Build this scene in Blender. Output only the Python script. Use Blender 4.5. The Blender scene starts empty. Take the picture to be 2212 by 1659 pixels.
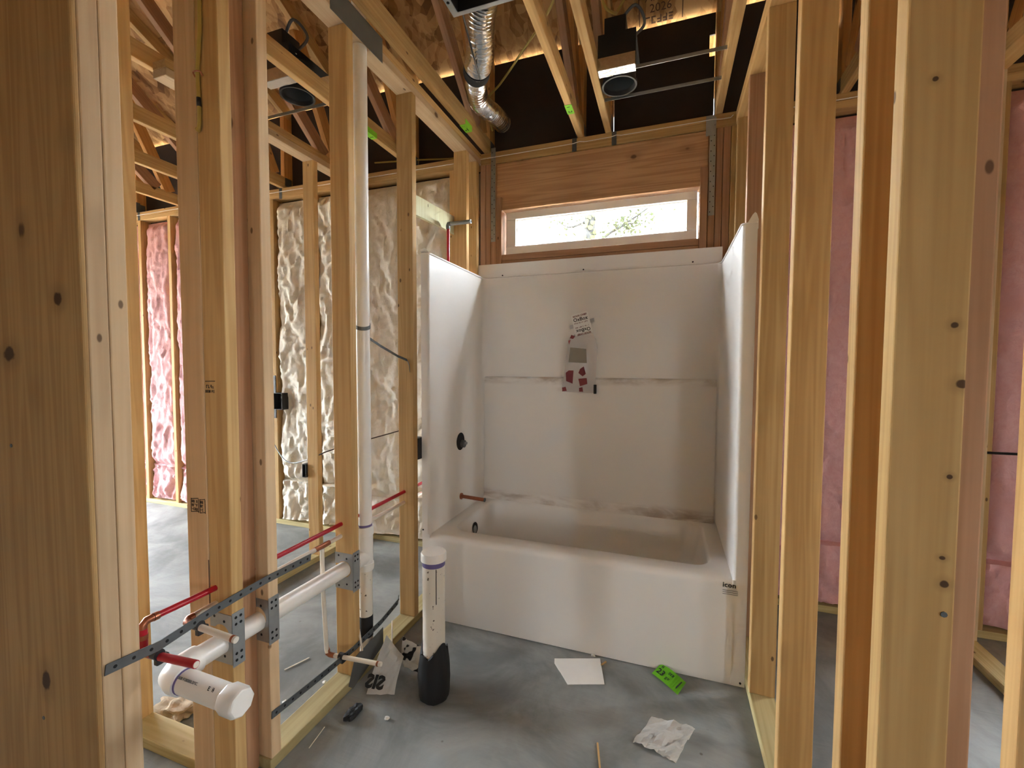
import bpy, bmesh, math, random
from mathutils import Vector, Matrix, noise

random.seed(7)
C = bpy.context.scene.collection
sc = bpy.context.scene

# ------------------------------------------------------------------ camera
CAM = Vector((1.19926, -1.97615, 1.33729))
YAW, PITCH, ROLL = math.radians(19.5434), math.radians(2.5989), math.radians(0.2221)
fwd = Vector((-math.sin(YAW)*math.cos(PITCH), math.cos(YAW)*math.cos(PITCH), -math.sin(PITCH)))
rgt = Vector((math.cos(YAW), math.sin(YAW), 0))
up = rgt.cross(fwd)
r2 = rgt*math.cos(ROLL) + up*math.sin(ROLL)
u2 = up*math.cos(ROLL) - rgt*math.sin(ROLL)
cd = bpy.data.cameras.new('camera')
cd.sensor_width = 36; cd.lens = 948.3/2212*36; cd.clip_start = 0.02
cam = bpy.data.objects.new('camera', cd); C.objects.link(cam)
m = Matrix.Identity(4)
for i, v in enumerate((r2, u2, -fwd)):
    for k in range(3): m[k][i] = v[k]
m.translation = CAM
cam.matrix_world = m
sc.camera = cam

# ------------------------------------------------------------------ world and exposure
w = bpy.data.worlds.new('sky'); sc.world = w; w.use_nodes = True
bg = w.node_tree.nodes['Background']
bg.inputs[0].default_value = (0.86, 0.94, 1.0, 1); bg.inputs[1].default_value = 1.0
vs = sc.view_settings
vs.view_transform = 'Standard'; vs.look = 'None'; vs.gamma = 1; vs.use_curve_mapping = False
vs.exposure = 5.82
sc.cycles.max_bounces = 8; sc.cycles.diffuse_bounces = 6; sc.cycles.glossy_bounces = 3; sc.cycles.transparent_max_bounces = 8
sc.cycles.use_adaptive_sampling = True; sc.cycles.adaptive_threshold = 0.045; sc.cycles.adaptive_min_samples = 12
sc.cycles.use_denoising = True; sc.cycles.sample_clamp_indirect = 6
sc.cycles.caustics_reflective = False; sc.cycles.caustics_refractive = False

def portal(loc, rot, sx, sy):
    l = bpy.data.lights.new('daylight_portal', 'AREA'); l.shape = 'RECTANGLE'; l.size = sx; l.size_y = sy
    l.cycles.is_portal = True
    o = bpy.data.objects.new('daylight_portal', l); C.objects.link(o); o.location = loc; o.rotation_euler = rot
R90 = math.pi/2

# ------------------------------------------------------------------ material helpers
class NT:
    def __init__(s, name, rough=0.6, metal=0.0, spec=None):
        s.m = bpy.data.materials.new(name); s.m.use_nodes = True
        s.t = s.m.node_tree; s.b = s.t.nodes['Principled BSDF']
        s.b.inputs['Roughness'].default_value = rough; s.b.inputs['Metallic'].default_value = metal
        if spec is not None: s.b.inputs['Specular IOR Level'].default_value = spec
    def n(s, typ, **kw):
        nd = s.t.nodes.new('ShaderNode'+typ)
        for k, v in kw.items():
            if hasattr(nd, k): setattr(nd, k, v)
            else: nd.inputs[k].default_value = v
        return nd
    def l(s, a, b): s.t.links.new(a, b)
    def math(s, op, a, b=None, c=None, clamp=False):
        nd = s.t.nodes.new('ShaderNodeMath'); nd.operation = op; nd.use_clamp = clamp
        for i, v in enumerate((a, b, c)):
            if v is None: continue
            if isinstance(v, (int, float)): nd.inputs[i].default_value = v
            else: s.l(v, nd.inputs[i])
        return nd.outputs[0]
    def mix(s, f, a, b, mode='MIX'):
        nd = s.t.nodes.new('ShaderNodeMix'); nd.data_type = 'RGBA'; nd.blend_type = mode
        for i, v in ((0, f), (6, a), (7, b)):
            if isinstance(v, (int, float)): nd.inputs[i].default_value = v
            elif isinstance(v, tuple): nd.inputs[i].default_value = (*v, 1)
            else: s.l(v, nd.inputs[i])
        return nd.outputs[2]
    def smooth(s, v, lo, hi):
        nd = s.t.nodes.new('ShaderNodeMapRange'); nd.interpolation_type = 'SMOOTHSTEP'
        s.l(v, nd.inputs[0]); nd.inputs[1].default_value = lo; nd.inputs[2].default_value = hi
        return nd.outputs[0]
    def vec(s, scale, coord='Object', rnd=True):
        tc = s.n('TexCoord'); src = tc.outputs[coord]
        if rnd:
            oi = s.n('ObjectInfo'); off = s.math('MULTIPLY', oi.outputs['Random'], 43.0)
            va = s.n('VectorMath', operation='ADD'); s.l(src, va.inputs[0]); s.l(off, va.inputs[1]); src = va.outputs[0]
        vm = s.n('VectorMath', operation='MULTIPLY'); s.l(src, vm.inputs[0]); vm.inputs[1].default_value = scale
        return vm.outputs[0]
    def noise(s, vec, scale=1, detail=3, rough=0.5, dist=0.0):
        nd = s.n('TexNoise'); s.l(vec, nd.inputs['Vector'])
        nd.inputs['Scale'].default_value = scale; nd.inputs['Detail'].default_value = detail
        nd.inputs['Roughness'].default_value = rough; nd.inputs['Distortion'].default_value = dist
        return nd.outputs[0]
    def bump(s, h, strength=0.3, dist=0.002):
        nd = s.n('Bump'); nd.inputs['Strength'].default_value = strength; nd.inputs['Distance'].default_value = dist
        s.l(h, nd.inputs['Height']); s.l(nd.outputs[0], s.b.inputs['Normal'])
    def col(s, c):
        if isinstance(c, tuple): s.b.inputs['Base Color'].default_value = (*c, 1)
        else: s.l(c, s.b.inputs['Base Color'])

def plain(name, c, rough=0.6, metal=0.0, var=0.0, scale=20, bump=0.0):
    t = NT(name, rough, metal)
    if var:
        nz = t.noise(t.vec((scale,)*3), 1, 4)
        t.col(t.mix(nz, tuple(x*(1-var) for x in c), tuple(min(1, x*(1+var)) for x in c)))
        if bump: t.bump(nz, bump, 0.003)
    else: t.col(c)
    return t.m

def pine(name, light, dark, knots=0.6, var=0.16, spots=()):
    t = NT(name, 0.72, spec=0.25)
    g1 = t.noise(t.vec((150, 150, 2.2)), 1, 2)
    g2 = t.noise(t.vec((16, 16, 0.7)), 1, 2, dist=0.4)
    rings = t.math('SINE', t.math('MULTIPLY', g2, 42.0)); rings = t.math('MULTIPLY_ADD', rings, 0.5, 0.5)
    g = t.math('MULTIPLY_ADD', rings, 0.40, t.math('MULTIPLY', g1, 0.45))
    big = t.noise(t.vec((3, 3, 1.2)), 1, 2)
    g = t.math('ADD', g, t.math('MULTIPLY_ADD', big, 0.7, -0.25), clamp=True)
    c = t.mix(g, light, dark)
    vn = t.n('TexVoronoi'); t.l(t.vec((6, 6, 4.2)), vn.inputs['Vector']); vn.inputs['Scale'].default_value = 1
    d = vn.outputs['Distance']; sepc = t.n('SeparateColor'); t.l(vn.outputs['Color'], sepc.inputs[0])
    gate = t.math('GREATER_THAN', sepc.outputs[0], 1-knots)
    d2 = t.math('ADD', d, t.math('MULTIPLY_ADD', g1, 0.05, -0.025))
    halo = t.math('MULTIPLY', t.math('SUBTRACT', 1.0, t.smooth(d2, 0.06, 0.30)), gate)
    core = t.math('MULTIPLY', t.math('SUBTRACT', 1.0, t.smooth(d2, 0.05, 0.10)), gate)
    c = t.mix(t.math('MULTIPLY', halo, 0.30), c, tuple(x*0.55 for x in dark))
    c = t.mix(t.math('MULTIPLY', core, 0.85), c, (0.075, 0.035, 0.018))
    vp_ = t.n('TexVoronoi'); t.l(t.vec((13, 13, 6.5)), vp_.inputs['Vector']); vp_.inputs['Scale'].default_value = 1
    sp2 = t.n('SeparateColor'); t.l(vp_.outputs['Color'], sp2.inputs[0])
    pin = t.math('MULTIPLY', t.math('SUBTRACT', 1.0, t.smooth(vp_.outputs['Distance'], 0.05, 0.085)), t.math('GREATER_THAN', sp2.outputs[1], 0.42))
    c = t.mix(t.math('MULTIPLY', pin, 0.8), c, (0.085, 0.04, 0.02))
    if spots:
        tc = t.n('TexCoord'); sx_ = t.n('SeparateXYZ'); t.l(tc.outputs['Object'], sx_.inputs[0])
        wob = t.math('MULTIPLY_ADD', t.noise(t.vec((60, 60, 60)), 1, 2), 0.7, -0.35)
        for kx, kz, rx, rz in spots:
            a = t.math('DIVIDE', t.math('SUBTRACT', sx_.outputs[0], kx), rx); b = t.math('DIVIDE', t.math('SUBTRACT', sx_.outputs[2], kz), rz)
            q = t.math('SQRT', t.math('ADD', t.math('MULTIPLY', a, a), t.math('MULTIPLY', b, b))); q = t.math('ADD', q, wob)
            c = t.mix(t.math('MULTIPLY', t.math('SUBTRACT', 1.0, t.smooth(q, 0.9, 3.2)), 0.35), c, tuple(x*0.5 for x in dark))
            c = t.mix(t.math('MULTIPLY', t.math('SUBTRACT', 1.0, t.smooth(q, 0.75, 1.15)), 0.9), c, (0.05, 0.022, 0.012))
    oi = t.n('ObjectInfo'); v = t.math('MULTIPLY_ADD', oi.outputs['Random'], 2*var, 1-var)
    hs = t.n('HueSaturation'); t.l(c, hs.inputs['Color']); t.l(v, hs.inputs['Value'])
    t.col(hs.outputs[0]); t.bump(g1, 0.15, 0.001)
    return t.m

def osb(name):
    t = NT(name, 0.7, spec=0.2)
    cols = None
    for i, (sc_, rot) in enumerate((((26, 7, 7), 0.5), ((8, 30, 8), 1.3), ((17, 12, 9), 2.4))):
        tc = t.n('TexCoord'); mp = t.n('Mapping'); t.l(tc.outputs['Object'], mp.inputs[0]); mp.inputs['Rotation'].default_value = (0, 0, rot)
        nz = t.n('TexNoise'); t.l(mp.outputs[0], nz.inputs['Vector']); nz.inputs['Scale'].default_value = 5
        va = t.n('VectorMath', operation='MULTIPLY_ADD'); t.l(nz.outputs['Color'], va.inputs[0]); va.inputs[1].default_value = (.12,)*3; t.l(mp.outputs[0], va.inputs[2])
        vm = t.n('VectorMath', operation='MULTIPLY'); t.l(va.outputs[0], vm.inputs[0]); vm.inputs[1].default_value = sc_
        vn = t.n('TexVoronoi'); t.l(vm.outputs[0], vn.inputs['Vector']); vn.inputs['Scale'].default_value = 1
        sp = t.n('SeparateColor'); t.l(vn.outputs['Color'], sp.inputs[0])
        cols = sp.outputs[0] if cols is None else t.math('MULTIPLY_ADD', sp.outputs[0], 0.6, t.math('MULTIPLY', cols, 0.55))
    r = t.n('ValToRGB'); t.l(cols, r.inputs[0]); e = r.color_ramp.elements
    e[0].position = 0.1; e[0].color = (0.16, 0.075, 0.026, 1); e[1].position = 0.85; e[1].color = (0.56, 0.34, 0.15, 1)
    k = r.color_ramp.elements.new(0.45); k.color = (0.36, 0.19, 0.072, 1)
    t.col(r.outputs[0]); t.bump(cols, 0.5, 0.004)
    return t.m

def fluff(name, a, b, c):
    t = NT(name, 0.95, spec=0.05)
    n1 = t.noise(t.vec((34, 34, 26)), 1, 8, 0.7, 0.8); n2 = t.noise(t.vec((5, 5, 3)), 1, 3)
    col = t.mix(n1, a, b); col = t.mix(t.smooth(n2, 0.5, 0.75), col, c)
    t.col(col); t.bump(n1, 0.55, 0.012)
    return t.m

M = {}
M['pine'] = pine('pine', (0.62, 0.415, 0.185), (0.43, 0.255, 0.095))
M['pine_pale'] = pine('pine_pale', (0.66, 0.49, 0.31), (0.52, 0.36, 0.21))
M['pine_brown'] = pine('pine_brown', (0.50, 0.29, 0.17), (0.33, 0.175, 0.09))
M['pine_dark'] = pine('pine_dark', (0.46, 0.30, 0.13), (0.30, 0.17, 0.065), 0.2, 0.02, ((.03, -.094, .022, .017), (.23, .026, .015, .015), (.12, -.863, .016, .024)))
M['pine_knotted'] = pine('pine_knotted', (0.62, 0.415, 0.175), (0.46, 0.28, 0.105), 0.1, 0.02, ((.040, -.039, .008, .007), (.0275, .049, .005, .005), (.0305, -.179, .0035, .0035), (.0265, -.304, .004, .003), (.0305, -.344, .0055, .006), (-.0085, .411, .004, .004)))
M['header'] = pine('header_wood', (0.60, 0.37, 0.20), (0.33, 0.17, 0.08), 0.8)
M['treated'] = pine('treated_wood', (0.55, 0.47, 0.25), (0.36, 0.28, 0.12), 0.4)
M['green_wood'] = pine('greenish_wood', (0.66, 0.66, 0.44), (0.5, 0.46, 0.26), 0.2)
M['osb'] = osb('osb')
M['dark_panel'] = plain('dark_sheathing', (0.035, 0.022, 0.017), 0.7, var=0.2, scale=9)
M['white_batt'] = fluff('white_insulation', (0.66, 0.59, 0.48), (0.90, 0.87, 0.80), (0.84, 0.79, 0.69))
M['kraft_batt'] = fluff('tan_insulation', (0.42, 0.32, 0.22), (0.60, 0.50, 0.38), (0.5, 0.40, 0.29))
M['pink_batt'] = fluff('pink_insulation', (0.62, 0.27, 0.28), (0.82, 0.56, 0.57), (0.72, 0.40, 0.41))
M['galv'] = plain('galvanised_steel', (0.36, 0.38, 0.39), 0.42, 0.75, var=0.18, scale=30)
M['darkgalv'] = plain('dull_steel', (0.13, 0.14, 0.145), 0.5, 0.6, var=0.25, scale=40)
M['hole'] = plain('black_hole', (0.006, 0.006, 0.007), 0.9)
M['pvc'] = plain('white_pvc', (0.82, 0.80, 0.76), 0.28, var=0.03)
M['pvc_dirty'] = None
M['primer'] = plain('purple_primer', (0.13, 0.10, 0.26), 0.5)
M['redpex'] = plain('red_pex', (0.42, 0.008, 0.022), 0.28)
M['whitepex'] = plain('white_pex', (0.74, 0.69, 0.60), 0.35)
M['copper'] = plain('copper', (0.36, 0.13, 0.07), 0.35, 0.8, var=0.25, scale=60)
M['blackrubber'] = plain('black_tape', (0.005, 0.005, 0.006), 0.75)
M['blackplastic'] = plain('black_plastic', (0.012, 0.012, 0.014), 0.45)
M['vinyl'] = plain('white_vinyl', (0.85, 0.84, 0.83), 0.4)
M['string'] = plain('mason_string', (0.80, 0.78, 0.74), 0.8)
M['yellow'] = plain('yellow_cable', (0.42, 0.31, 0.07), 0.5)
M['brownwire'] = plain('brown_wire', (0.05, 0.03, 0.02), 0.5)
M['foil'] = plain('foil', (0.75, 0.75, 0.76), 0.22, 1.0, var=0.2, scale=60, bump=0.6)
M['paper'] = plain('white_paper', (0.84, 0.84, 0.82), 0.8, var=0.04, scale=30)
M['lime'] = plain('lime_tag', (0.26, 0.72, 0.03), 0.6, var=0.1)
M['ink'] = plain('black_ink', (0.015, 0.014, 0.013), 0.8)
M['burnt'] = plain('brown_ink', (0.10, 0.045, 0.02), 0.8)
M['maroon'] = plain('maroon_ink', (0.16, 0.02, 0.025), 0.6)
M['orangelit'] = pine('orange_lit_wood', (0.66, 0.36, 0.13), (0.45, 0.21, 0.06), 0.1)  # orange sunlight at the eave put into the wood colour
M['leaf'] = plain('leaf_green', (0.020, 0.030, 0.006), 0.6, var=0.4, scale=3)
M['bark'] = plain('bark', (0.022, 0.021, 0.019), 0.9, var=0.5, scale=14)
M['lichen'] = plain('lichen', (0.045, 0.05, 0.012), 0.9)
M['sheetgrey'] = plain('grey_sheet', (0.13, 0.13, 0.12), 0.55, 0.3, var=0.2, scale=12)
M['ground'] = plain('dirt_ground', (0.36, 0.30, 0.22), 0.95, var=0.2, scale=0.7)
M['shingle'] = plain('roof_felt', (0.05, 0.05, 0.05), 0.9)
M['siding'] = plain('osb_wall', (0.42, 0.27, 0.13), 0.8, var=0.25, scale=6)
M['cangrey'] = plain('can_reflector', (0.25, 0.27, 0.29), 0.25, 0.8)
M['stainbits'] = plain('debris_white', (0.7, 0.69, 0.66), 0.8)

t = NT('dirty_white_pvc', 0.38); sp = t.noise(t.vec((70, 70, 70)), 1, 2); t.col(t.mix(t.smooth(sp, 0.68, 0.73), (0.74, 0.69, 0.60), (0.09, 0.06, 0.04))); M['pvc_dirty'] = t.m

t = NT('tub_gelcoat', 0.42, spec=0.35)
nz = t.noise(t.vec((2.2, 2.2, 2.2), rnd=False), 1, 4); t.col(t.mix(t.math('MULTIPLY', nz, 0.5), (0.80, 0.785, 0.765), (0.74, 0.72, 0.69))); M['tub'] = t.m
# gelcoat with builders' dirt lying along the shelf and the rim
t = NT('tub_gelcoat_dirty', 0.42, spec=0.35)
tc = t.n('TexCoord'); sx = t.n('SeparateXYZ'); t.l(tc.outputs['Object'], sx.inputs[0])
nz = t.noise(t.vec((4, 4, 14), rnd=False), 1, 4, 0.6, 0.5); n3 = t.noise(t.vec((2.5, 2.5, 2.5), rnd=False), 1, 3)
def band(z0, h): return t.math('SUBTRACT', 1.0, t.math('ABSOLUTE', t.math('DIVIDE', t.math('SUBTRACT', sx.outputs[2], z0), h)), clamp=True)
bd = t.math('MAXIMUM', band(0.80, 0.05), band(0.02, 0.07))
dm = t.math('MULTIPLY', t.smooth(t.math('MULTIPLY', nz, t.math('MULTIPLY_ADD', n3, 0.8, 0.5)), 0.34, 0.66), t.smooth(bd, 0.1, 0.8))
t.col(t.mix(t.math('MULTIPLY', dm, 0.7), (0.775, 0.755, 0.73), (0.27, 0.18, 0.12))); M['tub_dirty'] = t.m

t = NT('concrete', 0.62, spec=0.3)
v = t.vec((1, 1, 1), 'Object', False); a = t.noise(v, 2.2, 6, 0.62, 0.6); b = t.noise(t.vec((3, 26, 1), rnd=False), 1, 4, 0.6, 1.2); c3 = t.noise(v, 60, 3)
c = t.mix(t.smooth(a, 0.3, 0.72), (0.150, 0.160, 0.160), (0.335, 0.352, 0.35)); c = t.mix(t.math('MULTIPLY', t.smooth(b, 0.55, 0.75), 0.35), c, (0.22, 0.22, 0.22))  # dust mottling, its contrast raised to stand in for soft shadow bands
vn = t.n('TexVoronoi'); t.l(v, vn.inputs['Vector']); vn.inputs['Scale'].default_value = 7.5
c = t.mix(t.math('MULTIPLY', t.math('SUBTRACT', 1.0, t.smooth(vn.outputs['Distance'], 0.03, 0.06)), t.smooth(a, 0.52, 0.6)), c, (0.16, 0.15, 0.14))
t.col(c); t.bump(t.math('ADD', t.math('MULTIPLY', b, 0.6), t.math('MULTIPLY', c3, 0.15)), 0.35, 0.008); M['concrete'] = t.m

t = NT('clear_glass', 0.0)
mx = t.n('MixShader'); tr = t.n('BsdfTransparent'); gl = t.n('BsdfGlossy'); gl.inputs['Roughness'].default_value = 0.0
fr = t.n('LayerWeight'); fr.inputs[0].default_value = 0.5
t.l(t.math('MULTIPLY_ADD', t.math('POWER', fr.outputs['Facing'], 5.0), 0.6, 0.035), mx.inputs[0]); t.l(tr.outputs[0], mx.inputs[1]); t.l(gl.outputs[0], mx.inputs[2])
t.l(mx.outputs[0], t.t.nodes['Material Output'].inputs[0]); M['glass'] = t.m

t = NT('plastic_film', 0.2, spec=0.6); t.col((0.78, 0.75, 0.75)); t.b.inputs['Alpha'].default_value = 0.5; M['film'] = t.m

# ------------------------------------------------------------------ object helpers
W = {}
def reg(o, parent, Mw):
    C.objects.link(o)
    if parent is not None:
        o.parent = parent; o.matrix_parent_inverse = W[parent.name].inverted()
    o.matrix_basis = Mw; W[o.name] = Mw
    return o
def tag(o, label=None, cat=None, group=None, kind=None):
    if label: o['label'] = label
    if cat: o['category'] = cat
    if group: o['group'] = group
    if kind: o['kind'] = kind
    return o
def empty(name, loc=(0, 0, 0), label=None, cat=None, group=None, kind=None):
    o = bpy.data.objects.new(name, None); o.empty_display_size = 0.05
    reg(o, None, Matrix.Translation(loc)); return tag(o, label, cat, group, kind)
BOX = {}
def boxmesh(dx, dy, dz, bev):
    k = (round(dx, 4), round(dy, 4), round(dz, 4), bev)
    if k not in BOX:
        bm = bmesh.new(); bmesh.ops.create_cube(bm, size=1)
        bmesh.ops.scale(bm, vec=(dx, dy, dz), verts=bm.verts)
        if bev: bmesh.ops.bevel(bm, geom=bm.edges[:], offset=min(bev, 0.4*min(dx, dy, dz)), segments=2, affect='EDGES', profile=0.5)
        me = bpy.data.meshes.new('box'); bm.to_mesh(me); bm.free(); BOX[k] = me
    return BOX[k]
def setmat(me, mat):
    if not me.materials: me.materials.append(None)
def board(name, parent, x, y, z, mat, axis='z', bev=0.003, rot=None):
    """a board filling x=(x0,x1), y, z; grain runs along `axis`"""
    dx, dy, dz = x[1]-x[0], y[1]-y[0], z[1]-z[0]
    ctr = Vector(((x[0]+x[1])/2, (y[0]+y[1])/2, (z[0]+z[1])/2))
    if axis == 'z': me = boxmesh(dx, dy, dz, bev); Rm = Matrix.Identity(4)
    elif axis == 'y': me = boxmesh(dx, dz, dy, bev); Rm = Matrix.Rotation(-R90, 4, 'X')
    else: me = boxmesh(dz, dy, dx, bev); Rm = Matrix.Rotation(R90, 4, 'Y')
    if not me.materials: me.materials.append(M['pine'])
    o = bpy.data.objects.new(name, me)
    Mw = Matrix.Translation(ctr) @ (rot or Matrix.Identity(4)) @ Rm
    reg(o, parent, Mw)
    o.material_slots[0].link = 'OBJECT'; o.material_slots[0].material = M[mat]
    return o
def stick(name, parent, a, b, wdt, thk, mat, bev=0.003, side=Vector((1, 0, 0))):
    """a board from a to b; wdt is measured along `side`, thk across it"""
    a, b = Vector(a), Vector(b); d = (b-a); L = d.length; d.normalize()
    s = (side - d*side.dot(d)).normalized(); q = d.cross(s)
    me = boxmesh(wdt, thk, L, bev)
    if not me.materials: me.materials.append(M['pine'])
    Mw = Matrix.Identity(4)
    for i, v in enumerate((s, q, d)):
        for k in range(3): Mw[k][i] = v[k]
    Mw.translation = (a+b)/2
    o = bpy.data.objects.new(name, me); reg(o, parent, Mw)
    o.material_slots[0].link = 'OBJECT'; o.material_slots[0].material = M[mat]
    return o
def mk(name, parent, bm, mat, smooth=False, origin=None):
    vs_ = [v.co for v in bm.verts]
    if origin is None:
        lo = Vector([min(v[i] for v in vs_) for i in range(3)]); hi = Vector([max(v[i] for v in vs_) for i in range(3)])
        origin = Vector(((lo.x+hi.x)/2, (lo.y+hi.y)/2, lo.z))
    origin = Vector(origin)
    for v in bm.verts: v.co -= origin
    bmesh.ops.recalc_face_normals(bm, faces=bm.faces)
    if smooth:
        for e_ in bm.edges:
            if len(e_.link_faces) == 2 and e_.calc_face_angle() > 0.75: e_.smooth = False
    me = bpy.data.meshes.new(name); bm.to_mesh(me); bm.free()
    me.materials.append(M[mat] if isinstance(mat, str) else mat)
    if smooth: me.polygons.foreach_set('use_smooth', [True]*len(me.polygons))
    o = bpy.data.objects.new(name, me); reg(o, parent, Matrix.Translation(origin)); return o
def catmull(pts, n):
    pts = [Vector(p) for p in pts]; P = [2*pts[0]-pts[1]] + pts + [2*pts[-1]-pts[-2]]; out = []
    for i in range(1, len(P)-2):
        for k in range(n):
            t_ = k/n; a, b, c_, d = P[i-1], P[i], P[i+1], P[i+2]
            out.append(0.5*((2*b)+(c_-a)*t_+(2*a-5*b+4*c_-d)*t_*t_+(3*b-a-3*c_+d)*t_**3))
    out.append(pts[-1]); return out
def sweep(bm, pts, rad, seg=14, cap=True, flat=None):
    """sweep a circle (or a flat strip (w,t) with normal hint) along pts; rad may be a list"""
    pts = [Vector(p) for p in pts]; n = len(pts)
    rads = rad if isinstance(rad, (list, tuple)) else [rad]*n
    tan = [(pts[min(i+1, n-1)]-pts[max(i-1, 0)]).normalized() for i in range(n)]
    ref = Vector((0, 0, 1)) if abs(tan[0].z) < 0.9 else Vector((1, 0, 0))
    u = tan[0].cross(ref).normalized(); rings = []
    for i in range(n):
        u = (u - tan[i]*u.dot(tan[i])).normalized(); v = tan[i].cross(u)
        rings.append([bm.verts.new(pts[i]+(u*math.cos(2*math.pi*k/seg)+v*math.sin(2*math.pi*k/seg))*rads[i]) for k in range(seg)])
    for i in range(n-1):
        for k in range(seg):
            bm.faces.new((rings[i][k], rings[i][(k+1) % seg], rings[i+1][(k+1) % seg], rings[i+1][k]))
    if cap:
        bm.faces.new(rings[0][::-1]); bm.faces.new(rings[-1])
def tube(name, parent, pts, r, mat, seg=14, smooth_n=0, cap=True):
    bm = bmesh.new(); sweep(bm, catmull(pts, smooth_n) if smooth_n else pts, r, seg, cap)
    o = mk(name, parent, bm, mat, True)
    for p in o.data.polygons:
        if len(p.vertices) > 4: p.use_smooth = False
    return o
def prism(name, parent, poly, d, mat, origin=None):
    """poly: 3-D points of a planar outline, thickened by vector d"""
    bm = bmesh.new(); a = [bm.verts.new(Vector(p)) for p in poly]; b = [bm.verts.new(Vector(p)+Vector(d)) for p in poly]
    n = len(a); bm.faces.new(a); bm.faces.new(b[::-1])
    for i in range(n): bm.faces.new((a[i], b[i], b[(i+1) % n], a[(i+1) % n]))
    return mk(name, parent, bm, mat, origin=origin)
def strap(name, parent, pts, wdt, thk, mat, wdir, holes=0, hr=0.004):
    """thin metal strip through pts, width direction wdir; with punched holes shown as parts joined in one mesh"""
    bm = bmesh.new(); pts = [Vector(p) for p in pts]; wd = Vector(wdir).normalized()*wdt/2; rows = []
    for i, p in enumerate(pts):
        tn = (pts[min(i+1, len(pts)-1)]-pts[max(i-1, 0)]).normalized(); nn = tn.cross(wd).normalized()*thk/2
        rows.append([bm.verts.new(q) for q in (p+wd+nn, p-wd+nn, p-wd-nn, p+wd-nn)])
    for a, b in zip(rows, rows[1:]):
        for k in range(4): bm.faces.new((a[k], a[(k+1) % 4], b[(k+1) % 4], b[k]))
    bm.faces.new(rows[0][::-1]); bm.faces.new(rows[-1])
    return mk(name, parent, bm, mat)
def disc(bm, c, nrm, r, thk=0.001, seg=12):
    c, nrm = Vector(c), Vector(nrm).normalized()
    ref = Vector((0, 0, 1)) if abs(nrm.z) < 0.9 else Vector((1, 0, 0)); u = nrm.cross(ref).normalized(); v = nrm.cross(u)
    f = [bm.verts.new(c+nrm*thk+(u*math.cos(6.28318*k/seg)+v*math.sin(6.28318*k/seg))*r) for k in range(seg)]
    g = [bm.verts.new(q.co-nrm*thk*2) for q in f]
    bm.faces.new(f); bm.faces.new(g[::-1])
    for k in range(seg): bm.faces.new((f[k], g[k], g[(k+1) % seg], f[(k+1) % seg]))
def discobj(name, parent, c, nrm, r, mat, thk=0.001, seg=14):
    bm = bmesh.new(); disc(bm, c, nrm, r, thk, seg); return mk(name, parent, bm, mat)
def text(name, parent, s, loc, xdir, ydir, size, mat, align='CENTER', bold=0.0):
    cu = bpy.data.curves.new('txt', 'FONT'); cu.body = s; cu.size = size; cu.align_x = align; cu.align_y = 'CENTER'
    cu.extrude = 0.0003; cu.resolution_u = 2; cu.offset = bold
    o = bpy.data.objects.new('txt', cu); C.objects.link(o)
    dg = bpy.context.evaluated_depsgraph_get(); me = bpy.data.meshes.new_from_object(o.evaluated_get(dg))
    bpy.data.objects.remove(o); bpy.data.curves.remove(cu)
    me.materials.clear(); me.materials.append(M[mat])
    X = Vector(xdir).normalized(); Y = Vector(ydir).normalized(); Z = X.cross(Y)
    Mw = Matrix.Identity(4)
    for i, v in enumerate((X, Y, Z)):
        for k in range(3): Mw[k][i] = v[k]
    Mw.translation = Vector(loc)
    o = bpy.data.objects.new(name, me); return reg(o, parent, Mw)
def scribble(name, parent, loc, xdir, ydir, wdt, h, mat, seed=0):
    """a row of small broken strokes, as print looks when it cannot be read"""
    rn = random.Random(seed); X = Vector(xdir).normalized(); Y = Vector(ydir); Y = (Y-X*X.dot(Y)).normalized(); Z = X.cross(Y); L = Vector(loc); bm = bmesh.new()
    def bar(x0, x1, y0, y1):
        a = [bm.verts.new(L+X*x+Y*y) for x, y in ((x0, y0), (x1, y0), (x1, y1), (x0, y1))]; b = [bm.verts.new(v.co+Z*.0004) for v in a]
        bm.faces.new(b); bm.faces.new(a[::-1])
        for k in range(4): bm.faces.new((a[k], a[(k+1) % 4], b[(k+1) % 4], b[k]))
    x = -wdt/2; cw = h*.62
    while x+cw <= wdt/2+1e-6:
        if rn.random() > .12:
            t_ = h*.2
            if rn.random() > .25: bar(x, x+t_, -h/2, h/2)
            if rn.random() > .35: bar(x, x+cw, h/2-t_, h/2)
            if rn.random() > .4: bar(x, x+cw*.9, -t_/2, t_/2)
            if rn.random() > .5: bar(x, x+cw, -h/2, -h/2+t_)
            if rn.random() > .5: bar(x+cw-t_, x+cw, -h/2, h/2)
        x += cw*1.3
    return mk(name, parent, bm, mat)
def fbm(p, o=4): return noise.fractal(Vector(p), 1.0, 2.0, o)

# ------------------------------------------------------------------ levels
ZP0, ZP1 = 2.66, 2.735            # double top plate
YI, YO, YS = 0.775, 0.865, 0.877  # exterior wall: inner face, outer face, sheathing
XL, XR = -5.7, 5.2                # ends of the house
YB = -7.0                         # rear wall
def roof_z(y):                    # underside of the roof deck
    yr = (YS+YB)/2
    return 3.375 + 0.5*((0.87-y) if y >= yr else (y-(2*yr-0.87)))
PLY = 0.038; ST = 0.089

# ================================================================== setting
fl = board('floor', None, (XL-0.1, XR+0.1), (YB-0.1, YS), (-0.12, 0), 'concrete', 'z', 0)
tag(fl, 'grey concrete slab with trowel streaks, dust and mottled painted shade', kind='structure')
gr = board('ground', None, (-60, 60), (-60, 80), (-0.42, -0.3), 'ground', 'z', 0); tag(gr, 'bare ground around the house', kind='structure')

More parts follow.
